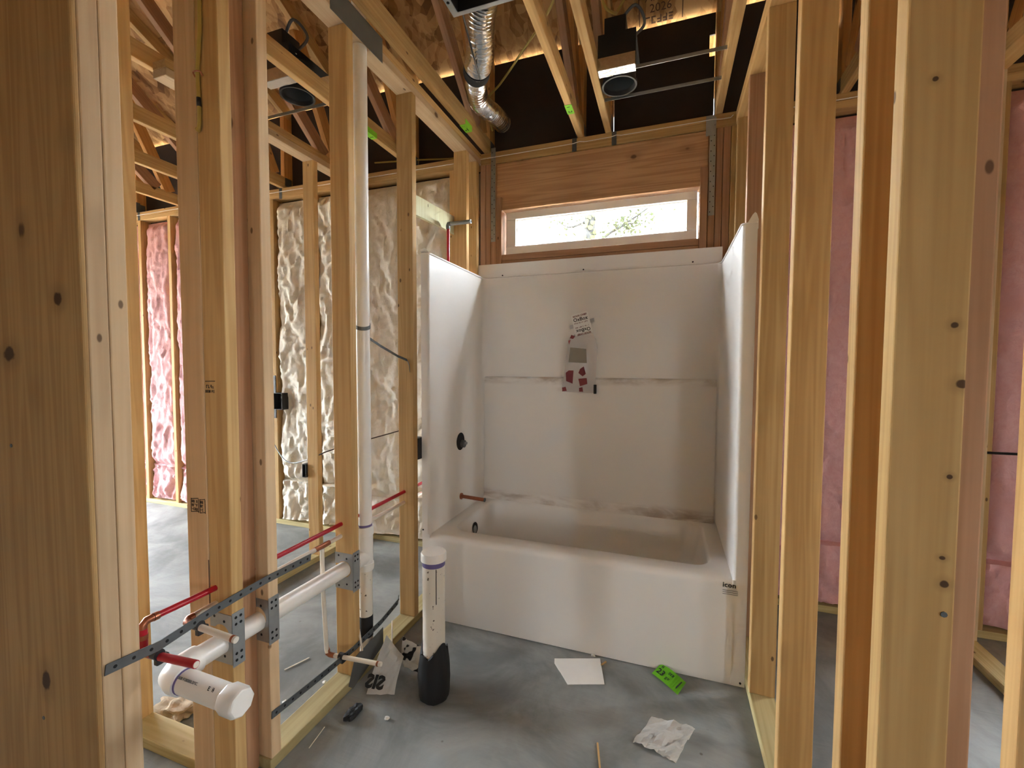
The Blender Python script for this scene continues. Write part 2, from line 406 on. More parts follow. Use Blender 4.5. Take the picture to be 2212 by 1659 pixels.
# ---- exterior (back) wall with window opening
wb = empty('wall_back', (0.7, 0.82, 0), 'exterior stud wall with insulation batts and small high window', kind='structure')
WX0, WX1, WZ0, WZ1 = 0.150, 1.350, 2.062, 2.352     # rough opening
for i, (a, b) in enumerate(((XL, -4.2), (-4.2, -1.2), (-1.2, 1.55), (1.55, 5.2))):
    board('bottom_plate', wb, (a, b), (YI, YO), (0, PLY), 'treated', 'x')
    board('top_plate', wb, (a, b), (YI, YO), (ZP0, ZP0+PLY-.001), 'pine', 'x')
    board('top_plate', wb, (a+.3 if i else a, b+.3 if i < 3 else b), (YI, YO), (ZP0+PLY, ZP1), 'pine', 'x')
studs = [-.22, -.63, -1.035, -1.44, -1.85, -2.26, -2.66, -3.07, -3.474, -3.88, -4.29, 1.70, 1.93, 2.32, 2.66, 3.1, 3.5, 3.9]
for s in studs:
    board('stud', wb, (s-.019, s+.019), (YI, YO), (PLY, ZP0), 'pine')
for x0, x1, mt in ((-.008, .029, 'pine_brown'), (.031, .067, 'pine_brown'), (.069, .106, 'pine_brown'), (1.394, 1.43, 'pine_brown'), (1.432, 1.466, 'pine_brown'), (1.468, 1.505, 'pine_brown'), (1.507, 1.545, 'pine')):
    board('king_stud', wb, (x0, x1), (YI+.002, YO), (PLY, ZP0), mt)
board('jack_stud', wb, (.108, .146), (YI-.004, YO), (PLY, 2.435), 'pine_brown')
board('jack_stud', wb, (1.352, 1.392), (YI-.004, YO), (PLY, 2.455), 'pine_brown')
board('header', wb, (.108, 1.392), (YI+.006, YO), (WZ1, ZP0-.004), 'header', 'x')
board('sill_plate', wb, (.147, 1.351), (YI, YO), (2.022, WZ0-.002), 'pine_brown', 'x')
board('sill_plate', wb, (.147, 1.351), (YI+.003, YO), (1.984, 2.021), 'pine_brown', 'x')
# sheathing panels, lower wall (window cut out), then up to the roof between the trusses
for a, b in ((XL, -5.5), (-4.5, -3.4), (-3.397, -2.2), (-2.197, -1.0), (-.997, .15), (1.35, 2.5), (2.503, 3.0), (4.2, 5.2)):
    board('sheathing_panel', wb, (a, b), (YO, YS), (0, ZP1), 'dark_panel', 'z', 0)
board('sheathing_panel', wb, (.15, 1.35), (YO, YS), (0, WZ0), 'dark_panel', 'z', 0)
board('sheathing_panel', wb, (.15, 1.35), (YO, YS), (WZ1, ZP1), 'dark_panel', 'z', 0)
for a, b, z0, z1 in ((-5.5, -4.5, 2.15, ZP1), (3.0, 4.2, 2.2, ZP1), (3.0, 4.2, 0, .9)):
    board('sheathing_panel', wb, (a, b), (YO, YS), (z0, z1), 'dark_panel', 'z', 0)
TX = [-5.33, -4.73, -4.13, -3.53, -2.935, -2.34, -1.735, -1.15, -.552, .04, .664, .834, 1.44, 2.03, 2.64, 3.25, 3.86, 4.47]
tx2 = [XL] + TX + [XR]
for i in range(len(tx2)-1):
    a, b = tx2[i]+.019, tx2[i+1]-.019
    if b-a < .05: continue
    g = .0012; zt = 3.352; nz_ = .03 if -1 < a < 2 else .012; zl, zh = zt-.24, zt-.12
    a += g if tx2[i] == .834 else 0; b -= g if tx2[i+1] == 1.44 else 0
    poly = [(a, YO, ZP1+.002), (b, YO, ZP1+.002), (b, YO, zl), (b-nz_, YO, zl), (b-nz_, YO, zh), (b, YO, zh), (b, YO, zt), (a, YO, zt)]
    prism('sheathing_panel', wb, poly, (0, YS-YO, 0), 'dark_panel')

def batt(parent, x0, x1, z0, z1, mat, seed, yf=YI, amp=0.03, nx=26, nz=170, spill=0.0, name='insulation_batt'):
    bm = bmesh.new(); rows = []
    for j in range(nz+1):
        fz = j/nz; z = z0+(z1-z0)*fz; row = []
        for i in range(nx+1):
            fx = i/nx
            e = min(1, min(fx, 1-fx)*6); e = math.sin(e*R90)
            ez = min(1, min(fz, 1-fz)*30)
            p = (x0+(x1-x0)*fx, z)
            n1 = fbm((p[0]*5+seed*7, p[1]*2.6, seed), 3); n2 = fbm((p[0]*20+seed, p[1]*17+n1*2, seed*3), 5); n3 = abs(fbm((p[0]*9-seed*2, p[1]*4.5+n1, 5+seed), 3))
            d = amp*(n1*0.9+n2*0.42-n3*0.9)+0.012
            y = yf + 0.045*(1-e*ez) - d*min(e*ez*2, 1) - spill*max(0, 1-fz*14)*e
            xx = p[0] + (noise.noise(Vector((p[1]*4, seed, i)))*0.006 if 0 < i < nx else noise.noise(Vector((p[1]*5, seed*2, fx)))*0.010*(1 if fx == 0 else -1) + (0.008 if fx == 0 else -0.008))
            row.append(bm.verts.new((xx, min(y, YO-.01), z)))
        rows.append(row)
    for a, b in zip(rows, rows[1:]):
        for i in range(nx): bm.faces.new((a[i], a[i+1], b[i+1], b[i]))
    back = [bm.verts.new((x, YO-.004, z)) for x, z in ((x0, z0), (x1, z0), (x1, z1), (x0, z1))]
    bm.faces.new(back[::-1])
    bm.faces.new([r_[0] for r_ in rows] + [back[3], back[0]]); bm.faces.new([r_[-1] for r_ in rows][::-1] + [back[1], back[2]])
    bm.faces.new(rows[0][::-1] + [back[0], back[1]]); bm.faces.new(rows[-1] + [back[2], back[3]])
    return mk(name, parent, bm, mat, True)
bays = [(-.22, -.01, 'kraft_batt'), (-.63, -.22, 'white_batt'), (-1.035, -.63, 'white_batt'), (-1.44, -1.035, 'white_batt'), (-1.85, -1.44, 'white_batt'), (-2.26, -1.85, 'white_batt'),
        (-2.66, -2.26, 'white_batt'), (-3.07, -2.66, 'pink_batt'), (-3.474, -3.07, 'pink_batt'), (-3.88, -3.474, 'pink_batt'), (-4.29, -3.88, 'pink_batt'), (1.70, 1.93, 'pink_batt'), (1.93, 2.32, 'pink_batt'), (2.32, 2.66, 'pink_batt'), (2.66, 3.1, 'pink_batt')]
for i, (a, b, mt) in enumerate(bays):
    big = mt == 'white_batt'
    # batts come in two lengths: a tall upper piece and a short piece stuffed in below
    zs = 0.36 if i not in (2, 11) else 0.30
    batt(wb, a+.016, b-.016, zs, ZP0-.02, mt, i+1, amp=.032 if big else .022, yf=YI+(.012 if big else .02))
    batt(wb, a+.016, b-.016, PLY+.005, zs+.02, mt, i+30, amp=.04, nz=24, yf=YI+.015, spill=.02 if big else .0)

# ---- left plumbing wall
X0, X1 = -.09, -.001
wl = empty('wall_left', (-.045, -.4, 0), 'open stud partition with plumbing left of the tub', kind='structure')
board('bottom_plate', wl, (X0, X1), (-.94, YI), (0, PLY), 'treated', 'y')
board('bottom_plate', wl, (X0, X1), (-1.56, -1.296), (0, PLY), 'treated', 'y')
board('top_plate', wl, (X0, X1), (-1.9, YI), (ZP0, ZP0+PLY-.001), 'pine_pale', 'y')
board('top_plate', wl, (X0, X1), (-1.9, YI), (ZP0+PLY, ZP1), 'pine', 'y')
def lst(y0, mt='pine', x=(X0, X1), d=PLY, z0=PLY): return board('stud', wl, x, (y0, y0+d), (z0, ZP0), mt)
lst(-.072); lst(-.532); lst(.546); lst(.70)
lst(-.935, 'pine_pale')  # paler pine puts the bluish light on this stud into its colour
lst(-1.060, 'pine', z0=.0); board('stud', wl, (-.09, -.052), (-1.021, -.9365), (0, ZP0), 'pine_brown')
board('stud', wl, (-.181, -.092), (-1.060, -1.022), (0, ZP0), 'pine_pale'); board('stud', wl, (-.205, -.116), (-1.020, -.982), (PLY, ZP0), 'pine')
lst(-1.375, 'pine_pale'); lst(-1.336, 'pine_pale')  # paler pine again carries the bluish light on the paired studs
board('jamb_board', wl, (-.60, .022), (-1.398, -1.386), (0, 2.9), 'pine_dark', bev=.004)

# ---- right wall
A0, A1 = 1.527, 1.616
wr = empty('wall_right', (1.57, -.4, 0), 'open stud partition right of the tub', kind='structure')
board('bottom_plate', wr, (A0, A1), (-1.5, YI), (0, PLY), 'treated', 'y')
board('top_plate', wr, (A0, A1), (-2.2, YI), (ZP0, ZP0+PLY-.001), 'pine', 'y')
board('top_plate', wr, (A0, A1), (-2.2, YI), (ZP0+PLY, ZP1), 'pine', 'y')
for y0, mt in ((-.072, 'pine'), (.33, 'pine_brown'), (.70, 'pine'), (-.53, 'pine'), (-.99, 'pine'), (-1.139, 'pine_knotted')):
    board('stud', wr, (A0, A1), (y0, y0+PLY), (PLY, ZP0), mt)
board('stud', wr, (1.618, 1.656), (-1.112, -1.023), (PLY, ZP0), 'pine_brown')

# ---- closet partition behind the left wall, and the short cross partition beside the plumbing wall
w2 = empty('wall_closet', (-1.045, .3, 0), 'open stud partition beyond the plumbing wall', kind='structure')
B0, B1 = -1.09, -1.001
board('bottom_plate', w2, (B0, B1), (-.1, YI), (0, PLY), 'treated', 'y')
board('top_plate', w2, (B0, B1), (-.55, YI), (ZP0, ZP0+PLY-.001), 'pine_pale', 'y'); board('top_plate', w2, (B0, B1), (-.55, YI), (ZP0+PLY, ZP1), 'pine', 'y')
for y0 in (.338, .70): board('stud', w2, (B0, B1), (y0, y0+PLY), (PLY, ZP0), 'pine')
w3 = empty('wall_cross', (-.8, -.98, 0), 'low plate of a cross partition behind the doubled studs', kind='structure')
board('bottom_plate', w3, (-1.6, -.206), (-1.022, -.933), (0, PLY), 'treated', 'x')
board('top_plate', w3, (-1.6, -.206), (-1.022, -.933), (ZP0, ZP1), 'pine', 'x')
board('stud', w3, (-.62, -.582), (-1.022, -.933), (PLY, ZP0), 'pine')
w4 = empty('wall_bedroom', (2.55, 0, 0), 'far right stud partition', kind='structure')
board('bottom_plate', w4, (2.51, 2.6), (-.9, YI), (0, PLY), 'treated', 'y'); board('top_plate', w4, (2.51, 2.6), (-.9, YI), (ZP0, ZP1), 'pine', 'y')
for y0 in (.66, .735): board('stud', w4, (2.51, 2.6), (y0, y0+PLY), (PLY, ZP0), 'pine_pale')
w5 = empty('wall_hall', (1.85, -.94, 0), 'end stud of a hall partition at the right edge', kind='structure')
board('stud', w5, (1.80, 1.889), (-.96, -.922), (0, ZP0), 'pine'); board('top_plate', w5, (1.80, 1.889), (-2.6, -.922), (ZP0, ZP1), 'pine', 'y')

# ---- outer walls out of frame: openings let the daylight in
def plainwall(name, pieces, lab):
    e = empty(name, (sum(pieces[0][0])/2, sum(pieces[0][1])/2, 0), lab, kind='structure')
    for x, y, z in pieces: board('wall_panel', e, x, y, z, 'siding', 'z', 0)
def holes(a0, a1, ops):
    """pieces of a wall a0..a1 with openings (b0,b1,z0,z1): list of (a,b,z0,z1)"""
    out = []; c_ = a0
    for b0, b1, z0, z1 in ops:
        out += [(c_, b0, 0, ZP1), (b0, b1, 0, z0) if z0 > 0 else None, (b0, b1, z1, ZP1)]; c_ = b1
    out.append((c_, a1, 0, ZP1)); return [o for o in out if o]
REAR = [(2.25, 2.55, 1.15, 1.85)]
LEFT = [(-1.4, .65, 0.1, 2.3)]
RIGHT = [(-3.5, -3.05, .95, 1.95)]
plainwall('wall_rear', [((a, b), (YB-.1, YB), (z0, z1)) for a, b, z0, z1 in holes(XL, XR, REAR)], 'rear outer wall with large openings')
plainwall('wall_far_left', [((XL-.1, XL), (a, b), (z0, z1)) for a, b, z0, z1 in holes(YB, YS, LEFT)], 'left outer wall with large openings')
plainwall('wall_far_right', [((XR, XR+.1), (a, b), (z0, z1)) for a, b, z0, z1 in holes(YB, YS, RIGHT)], 'right outer wall with window openings')
for a, b, z0, z1 in REAR: portal(((a+b)/2, YB-.12, (z0+z1)/2), (R90, 0, 0), b-a, z1-z0)
for a, b, z0, z1 in LEFT: portal((XL-.12, (a+b)/2, (z0+z1)/2), (R90, 0, -R90), b-a, z1-z0)
for a, b, z0, z1 in RIGHT: portal((XR+.12, (a+b)/2, (z0+z1)/2), (R90, 0, R90), b-a, z1-z0)
portal((-5.0, YS+.02, 1.07), (-R90, 0, 0), 1.0, 2.15); portal((3.6, YS+.02, 1.55), (-R90, 0, 0), 1.2, 1.3)
portal(((WX0+WX1)/2, YS+.06, (WZ0+WZ1)/2), (-R90, 0, 0), WX1-WX0, WZ1-WZ0)

# ---- roof deck of OSB panels and gable ends
ce = empty('ceiling', (0, -3, 4), 'underside of the orange-brown OSB roof deck', kind='structure')
SL = math.sqrt(1.25); PW, PL_ = 1.216, 2.436
yr = (YS+YB)/2; y_e = 1.35
nrow = int(math.ceil((y_e-yr)*SL/1.22))
for sgn in (1, -1):
    for r_ in range(nrow):
        ya = y_e - r_*1.22/SL; yb_ = max(ya - PW/SL, yr)
        x = XL-.35 + (0 if r_ % 2 else -1.22)
        while x < XR+.3:
            xa, xb = max(x, XL-.3), min(x+PL_, XR+.3)
            if xb-xa > .05:
                a, b = (ya, yb_) if sgn == 1 else (2*yr-ya, 2*yr-yb_)
                prism('osb_panel', ce, [(xa, a, roof_z(a)), (xb, a, roof_z(a)), (xb, b, roof_z(b)), (xa, b, roof_z(b))], (0, 0, .013), 'osb')
            x += 2.44
rf = empty('roof_felt', (0, -3, 5), 'dark roofing felt above the deck', kind='structure')
for a, b in ((y_e+.02, yr), (2*yr-y_e-.02, yr)):
    prism('felt_sheet', rf, [(XL-.32, a, roof_z(a)+.016), (XR+.32, a, roof_z(a)+.016), (XR+.32, b, roof_z(b)+.016), (XL-.32, b, roof_z(b)+.016)], (0, 0, .004), 'shingle')
for nm, x, lb in (('wall_gable_left', XL-.1, 'left gable triangle'), ('wall_gable_right', XR, 'right gable triangle')):  # unseen ends, added to keep the attic dark
    o = prism(nm, None, [(x, YS, ZP1), (x, YS, roof_z(YS)), (x, yr, roof_z(yr)), (x, YB, roof_z(YB)), (x, YB, ZP1)], (.1, 0, 0), 'siding'); tag(o, lb+' closing the attic end', kind='structure')
o = prism('wall_heel_rear', None, [(XL, YB-.1, ZP1), (XR, YB-.1, ZP1), (XR, YB-.1, roof_z(YB)), (XL, YB-.1, roof_z(YB))], (0, .012, 0), 'siding'); tag(o, 'rear strip between plate and roof', kind='structure')
# date stamp on the deck
y_s = .745; dn = Vector((0, 1, -.5)).normalized()
for k, s in enumerate(('APR20', '2026', None)):
    y = y_s + k*.052
    if s is None: scribble('date_stamp', ce, (1.12, y, roof_z(y)-.002), (1, 0, 0), (0, -1, .5), .17, .04, 'burnt', 4); continue
    text('date_stamp', ce, s, (1.12, y, roof_z(y)-.002), (1, 0, 0), (0, -1, .5), .062, 'burnt')
for xx in (1.0, 1.24): stick('date_stamp', ce, (xx, .70, roof_z(.70)-.001), (xx, .87, roof_z(.87)-.001), .006, .001, 'burnt', 0)

# ================================================================== roof trusses
def truss(x, label):
    e = empty('roof_truss', (x, YI, ZP1), label, 'truss', 'roof trusses')
    a, b = x-.019, x+.019
    board('bottom_chord', e, (a, b), (-2.6, YS-.001), (ZP1, ZP1+ST), 'pine', 'y')
    board('bottom_chord', e, (a, b), (YB, -2.602), (ZP1, ZP1+ST), 'pine', 'y')
    off = .5*ST/ (2/SL)  # vertical half-depth of the sloped chord
    dz = ST*SL/2*1.0
    for sg in (1, -1):
        p0 = Vector((x, YS+.35 if sg == 1 else YB-.35, 0)); p0.z = roof_z(p0.y)-dz*.9
        p1 = Vector((x, yr+.02*sg, 0)); p1.z = roof_z(p1.y)-dz*.9
        stick('top_chord', e, p0, p1, PLY, ST, 'pine', side=Vector((1, 0, 0)))
    zt = roof_z(.84)-dz*1.9
    board('heel_post', e, (a, b), (YO-.080, YS-.001), (ZP1+ST, zt), 'orangelit')  # orange eave light is in the wood colour of post and first web
    for (ya, za), (yb_, zb) in (((.70, ZP1+ST), (.36, roof_z(.36)-.11)), ((.60, ZP1+ST), (-1.2, roof_z(-1.2)-.11)), ((-1.5, ZP1+ST), (-1.2, roof_z(-1.2)-.11)), ((-1.6, ZP1+ST), (yr+.05, roof_z(yr)-.12))):
        stick('web', e, (x, ya, za), (x, yb_, zb), PLY, ST*.99, 'pine_brown' if yb_ < 0 else 'orangelit')
    for s in (-1, 1):
        board('connector_plate', e, (x+s*.0195-.0006, x+s*.0195+.0006), (.79, .855), (ZP1+.02, ZP1+.085), 'darkgalv', 'z', 0)
    return e
names = {-.552: 'roof truss with lime tag, seen just left of the plumbing wall', .04: 'roof truss running along the plumbing wall top, lime tag near its end',
         .664: 'roof truss over the tub with a lime tag, beside the exhaust fan', .834: 'roof truss over the tub that carries the recessed light', 1.44: 'roof truss above the right end of the tub',
         2.03: 'roof truss glimpsed right of the tub over the pink insulation', 2.64: 'roof truss at the far right edge above the pink insulation',
         -1.15: 'roof truss above the closet partition, second one left of plumbing wall', -1.735: 'third roof truss left of the plumbing wall', -2.34: 'fourth roof truss left of the plumbing wall', -2.935: 'fifth roof truss left of the plumbing wall', -3.53: 'sixth roof truss left of the plumbing wall, farthest one showing'}
TR = {}
names[-4.13] = 'seventh roof truss left of the plumbing wall, over the pink insulation'; names[3.25] = 'roof truss past the far right edge, two beyond the right tub wall'
for x in TX:
    if x in names: TR[x] = truss(x, names[x])

# ================================================================== tub and shower unit
tb = empty('tub_shower_unit', (.762, .36, 0), 'white one-piece fibreglass tub and shower surround between stud walls', 'bathtub')
XI0, XI1, YBK, HT, ZR = .046, 1.468, .718, 1.898, .45
def sheet(name, prof, z0, z1, mat, thk=.005, nz=1):
    """vertical sheet following the plan profile, with thickness to the outside (left of travel)"""
    bm = bmesh.new(); n = len(prof); P = [Vector((p[0], p[1], 0)) for p in prof]; N = []
    for i in range(n):
        t_ = (P[min(i+1, n-1)]-P[max(i-1, 0)]).normalized(); N.append(Vector((-t_.y, t_.x, 0)))
    cols = [[bm.verts.new((q.x, q.y, z)) for q in (P[i], P[i]+N[i]*thk)] for z in (z0, z1) for i in range(n)]
    lo, hi = cols[:n], cols[n:]
    for i in range(n-1):
        bm.faces.new((lo[i][0], lo[i+1][0], hi[i+1][0], hi[i][0])); bm.faces.new((lo[i+1][1], lo[i][1], hi[i][1], hi[i+1][1]))
        bm.faces.new((hi[i][0], hi[i+1][0], hi[i+1][1], hi[i][1])); bm.faces.new((lo[i][1], lo[i+1][1], lo[i+1][0], lo[i][0]))
    for k in (0, n-1): bm.faces.new((lo[k][0], hi[k][0], hi[k][1], lo[k][1]))
    o = mk(name, tb, bm, mat, True)
    return o
def arc(cx, cy, r, a0, a1, n=8): return [(cx+r*math.cos(a0+(a1-a0)*k/n), cy+r*math.sin(a0+(a1-a0)*k/n)) for k in range(n+1)]
rc, rf_ = .045, .014
prof = [(XI0-.001, .001)] + arc(XI0-rf_, rf_, rf_, -R90, 0)[1:] 
left = [(0.002, 0)] + arc(XI0-rf_, rf_, rf_, -R90, 0) + [(XI0, .2), (XI0, .4)] + arc(XI0+rc, YBK-rc, rc, math.pi, R90)
right = arc(XI1-rc, YBK-rc, rc, R90, 0) + [(XI1, .4), (XI1, .2)] + arc(XI1+rf_, rf_, rf_, math.pi, 1.5*math.pi) + [(1.522, 0)]
sheet('surround_wall', left + [(.5, YBK), (1.0, YBK)] + right, ZR-.02, HT, 'tub')
# lower flange legs to the floor
for a, b, nm in ((.002, XI0, 0), (XI1, 1.522, 1)):
    board('front_flange', tb, (a, b), (.0003, .0048), (.004, ZR), 'tub', 'z', .001)
# top roll of the surround
bm = bmesh.new(); sweep(bm, [Vector((p[0], p[1]+.004, HT-.001)) for p in [(0.004, .0)]+left[2:] + [(.5, YBK), (1.0, YBK)] + right[:-2]+[(1.520, .0)]], .0055, 8); mk('rolled_edge', tb, bm, 'tub', True)
# flat nailing flange above the back wall
board('nailing_flange', tb, (-.062, 1.472), (YBK+.012, YBK+.017), (HT-.06, 1.992), 'tub', 'z', .001)
board('nailing_flange', tb, (-.003, .001), (.012, .70), (HT-.02, HT+.012), 'tub', 'z', .001); board('nailing_flange', tb, (1.523, 1.5265), (.012, .70), (HT-.02, HT+.02), 'tub', 'z', .001)
# rolled white corner tabs at the front top
bm = bmesh.new(); sweep(bm, [(.004, .002, HT+.012), (.02, .004, HT+.017), (.038, .01, HT+.006)], [.010, .011, .004], 10); mk('corner_tab', tb, bm, 'tub', True)
prism('corner_tab', tb, [(1.487, .002, HT+.004), (1.522, .002, HT+.004), (1.523, .002, HT+.02), (1.518, .002, HT+.036), (1.512, .002, HT+.042), (1.504, .002, HT+.034)], (0, .008, 0), 'tub')
# thicker lower back with shelf
bm = bmesh.new(); pr_ = [(YBK-.002, 1.256), (YBK-.010, 1.255), (YBK-.018, 1.251), (YBK-.022, 1.244), (YBK-.023, 1.23), (YBK-.026, .50), (YBK-.032, .47), (YBK-.045, ZR-.004), (YBK-.002, ZR-.004)]
for xa, xb in ((XI0+.012, XI1-.012),):
    A_ = [bm.verts.new((xa, y, z)) for y, z in pr_]; B_ = [bm.verts.new((xb, y, z)) for y, z in pr_]
    for i in range(len(pr_)): bm.faces.new((A_[i], A_[(i+1) % len(pr_)], B_[(i+1) % len(pr_)], B_[i]))
    bm.faces.new(A_[::-1]); bm.faces.new(B_)
o = mk('shelf_panel', tb, bm, 'tub_dirty', False)
# basin: rim, lip and sloping bowl lofted from rounded rectangles
def rrect(x0, x1, y0, y1, r, z, n=10):
    out = []
    for cx, cy, a0 in ((x1-r, y0+r, -R90), (x1-r, y1-r, 0), (x0+r, y1-r, R90), (x0+r, y0+r, math.pi)):
        for k in range(n+1):
            a = a0+R90*k/n; out.append((cx+r*math.cos(a), cy+r*math.sin(a), z))
    return out
loops = [rrect(XI0-.002, XI1+.002, .028, YBK, .004, ZR-.002), rrect(XI0+.02, XI1-.02, .05, YBK-.02, .03, ZR),
         rrect(.118, 1.400, .098, YBK-.042, .085, ZR), rrect(.126, 1.392, .106, YBK-.050, .085, ZR-.006), rrect(.131, 1.385, .111, YBK-.056, .085, ZR-.022),
         rrect(.150, 1.360, .125, YBK-.07, .09, .30), rrect(.172, 1.300, .14, YBK-.085, .10, .16), rrect(.20, 1.255, .165, YBK-.11, .10, .105), rrect(.26, 1.18, .22, YBK-.17, .10, .092)]
bm = bmesh.new(); LV = [[bm.verts.new(p) for p in L_] for L_ in loops]
for a, b in zip(LV, LV[1:]):
    n = len(a)
    for i in range(n): bm.faces.new((a[i], a[(i+1) % n], b[(i+1) % n], b[i]))
bm.faces.new(LV[-1]); mk('basin', tb, bm, 'tub', True)
# apron with a rounded top and a faint toe recess
ap = [(.002, .004), (.001, .06), (.0, .10), (.0, .40)] + [(.030-.030*math.cos(a), .418+.032*math.sin(a)) for a in [R90*k/7 for k in range(8)]] + [(.036, ZR-.006), (.03, .40), (.012, .39), (.010, .004)]
bm = bmesh.new(); xs = [XI0-.002, .09, .3, .762, 1.2, 1.43, XI1+.002]; rows = [[bm.verts.new((x, y-.0008+(.003 if 0 < i < 6 else .0)*-1*math.sin((x-XI0)/(XI1-XI0)*math.pi), z)) for y, z in ap] for i, x in enumerate(xs)]
for a, b in zip(rows, rows[1:]):
    for i in range(len(ap)): bm.faces.new((a[i], b[i], b[(i+1) % len(ap)], a[(i+1) % len(ap)]))
bm.faces.new(rows[0]); bm.faces.new(rows[-1][::-1]); mk('apron', tb, bm, 'tub', True)
# printed maker's mark on the apron, screw holes
text('brand_print', tb, 'icon', (1.455, -.0035, .428), (1, 0, 0), (0, 0, 1), .030, 'ink', bold=.0006)
for k in range(3): board('brand_print', tb, (1.43, 1.487), (-.0032, -.0025), (.405-.008*k, .4065-.008*k), 'darkgalv', 'x', 0)
for p, nrm in (((1.505, -.0005, .02), (0, -1, 0)), ((.008, -.0005, .47), (0, -1, 0)), ((.17, YBK+.0115, 1.915), (0, -1, 0)), ((.70, YBK+.0115, 1.917), (0, -1, 0)), ((1.32, YBK+.0115, 1.918), (0, -1, 0))):
    discobj('screw_hole', tb, p, nrm, .0045, 'hole')
discobj('valve_cutout', tb, (XI0+.0006, .362, .878), (1, 0, 0), .052, 'hole', .0006, 28)
va = empty('shower_valve', (XI0, .375, .86), 'brass shower valve body showing in the round cut-out of the left tub wall', 'valve')
tube('valve_body', va, [(XI0+.002, .375, .862), (XI0+.022, .375, .862)], .022, 'darkgalv', 18); tube('valve_stem', va, [(XI0+.022, .378, .866), (XI0+.036, .378, .866)], .008, 'galv', 10)
o = empty('tub_spout_stub', (XI0, .36, .55), 'dark copper pipe stub for the tub spout, poking from left tub wall', 'pipe')
tube('pipe', o, [(XI0, .365, .548), (XI0+.155, .365, .541)], .0105, 'copper', 14); tube('escutcheon', o, [(XI0+.001, .365, .548), (XI0+.008, .365, .548)], .019, 'copper', 16); tube('pipe_end', o, [(XI0+.152, .365, .5412), (XI0+.158, .365, .541)], .0118, 'darkgalv', 14)
discobj('overflow_hole', tb, (.1425, .36, .368), (1, 0, .1), .034, 'hole', .0015, 22)
discobj('overflow_ring', tb, (.1445, .352, .362), (1, 0, .1), .024, 'galv', .001, 22)

# plastic bag with a card, taped on the back of the surround
bagr = empty('parts_bag', (.69, .69, 1.16), 'clear plastic parts bag with a printed white card, hanging on tub back wall', 'bag')
yb0 = YBK-.026
out = [(.583, 1.168), (.70, 1.163), (.783, 1.165), (.789, 1.25), (.792, 1.36), (.797, 1.44), (.786, 1.49), (.765, 1.525), (.66, 1.52), (.625, 1.495), (.612, 1.455), (.603, 1.36), (.592, 1.26)]
cx, cz = .69, 1.34
bm = bmesh.new(); rings = []
for k in range(7):
    f = 1-k/7.0
    rings.append([bm.verts.new((cx+(x-cx)*f, yb0-.004-.026*math.sin(R90*k/6)+.007*noise.noise(Vector((x*30*f, z*24, k))), cz+(z-cz)*f)) for x, z in out])
ctr = bm.verts.new((cx, yb0-.03, cz)); n = len(out)
for a, b in zip(rings, rings[1:]):
    for i in range(n): bm.faces.new((a[i], a[(i+1) % n], b[(i+1) % n], b[i]))
for i in range(n): bm.faces.new((rings[-1][i], rings[-1][(i+1) % n], ctr))
bk = [bm.verts.new((x, yb0-.001, z)) for x, z in out]; bm.faces.new(bk[::-1])
for i in range(n): bm.faces.new((rings[0][i], bk[i], bk[(i+1) % n], rings[0][(i+1) % n]))
mk('film', bagr, bm, 'film', True)
an = math.radians(13); ux = Vector((math.cos(an), 0, math.sin(an))); uz = Vector((-math.sin(an), 0, math.cos(an))); cc = Vector((.702, yb0-.012, 1.578))
def cp(a, b, dy=0): return cc+ux*a+uz*b+Vector((0, dy, 0))
card = prism('card', bagr, [cp(-.052, -.062), cp(.052, -.062), cp(.056, -.055), cp(.052, .066), cp(.044, .072), cp(-.046, .07), cp(-.052, .062)], (0, -.0015, 0), 'paper')
for k in (1, -1): scribble('print', card, cp(0, .013*k, -.0022), ux*k, uz*k, .085, .007, 'maroon', 8+k)
for s, bb, sz, mt in (('SIOUX CHIEF', .056, .0145, 'maroon'), ('OxBox', .034, .030, 'ink')):
    text('print', card, s, cp(0, bb, -.0022), ux, uz, sz, mt, bold=.0005)
    text('print', card, s, cp(.004, -bb, -.0022), -ux, -uz, sz, mt, bold=.0005)
for poly, mt in (([(.638, 1.44), (.735, 1.43), (.74, 1.345), (.628, 1.35)], 'cangrey'), ([(.63, 1.30), (.66, 1.30), (.655, 1.22), (.615, 1.235), (.612, 1.285)], 'maroon'), ([(.70, 1.31), (.722, 1.325), (.735, 1.28), (.715, 1.265), (.69, 1.285)], 'maroon'),
                 ([(.69, 1.25), (.74, 1.255), (.745, 1.22), (.70, 1.205)], 'maroon'), ([(.59, 1.195), (.612, 1.20), (.62, 1.175), (.592, 1.172)], 'maroon'), ([(.695, 1.195), (.715, 1.20), (.72, 1.172), (.695, 1.172)], 'maroon'), ([(.645, 1.515), (.668, 1.505), (.655, 1.49), (.635, 1.495)], 'maroon'), ([(.625, 1.48), (.64, 1.485), (.632, 1.455)], 'maroon')):
    dd = -.034 if mt == 'cangrey' else -.036
    prism('print', bagr, [(x, yb0+dd+.002*(i % 2), z) for i, (x, z) in enumerate(poly)], (0, -.0006, 0), mt)
prism('tape_strip', bagr, [cp(-.075, -.01, .008), cp(.078, .0, .008), cp(.078, .022, .008), cp(-.07, .012, .008)], (0, -.001, 0), 'film')
board('black_clip', bagr, (.779, .795), (yb0-.016, yb0-.001), (1.160, 1.215), 'ink', 'z', .001)

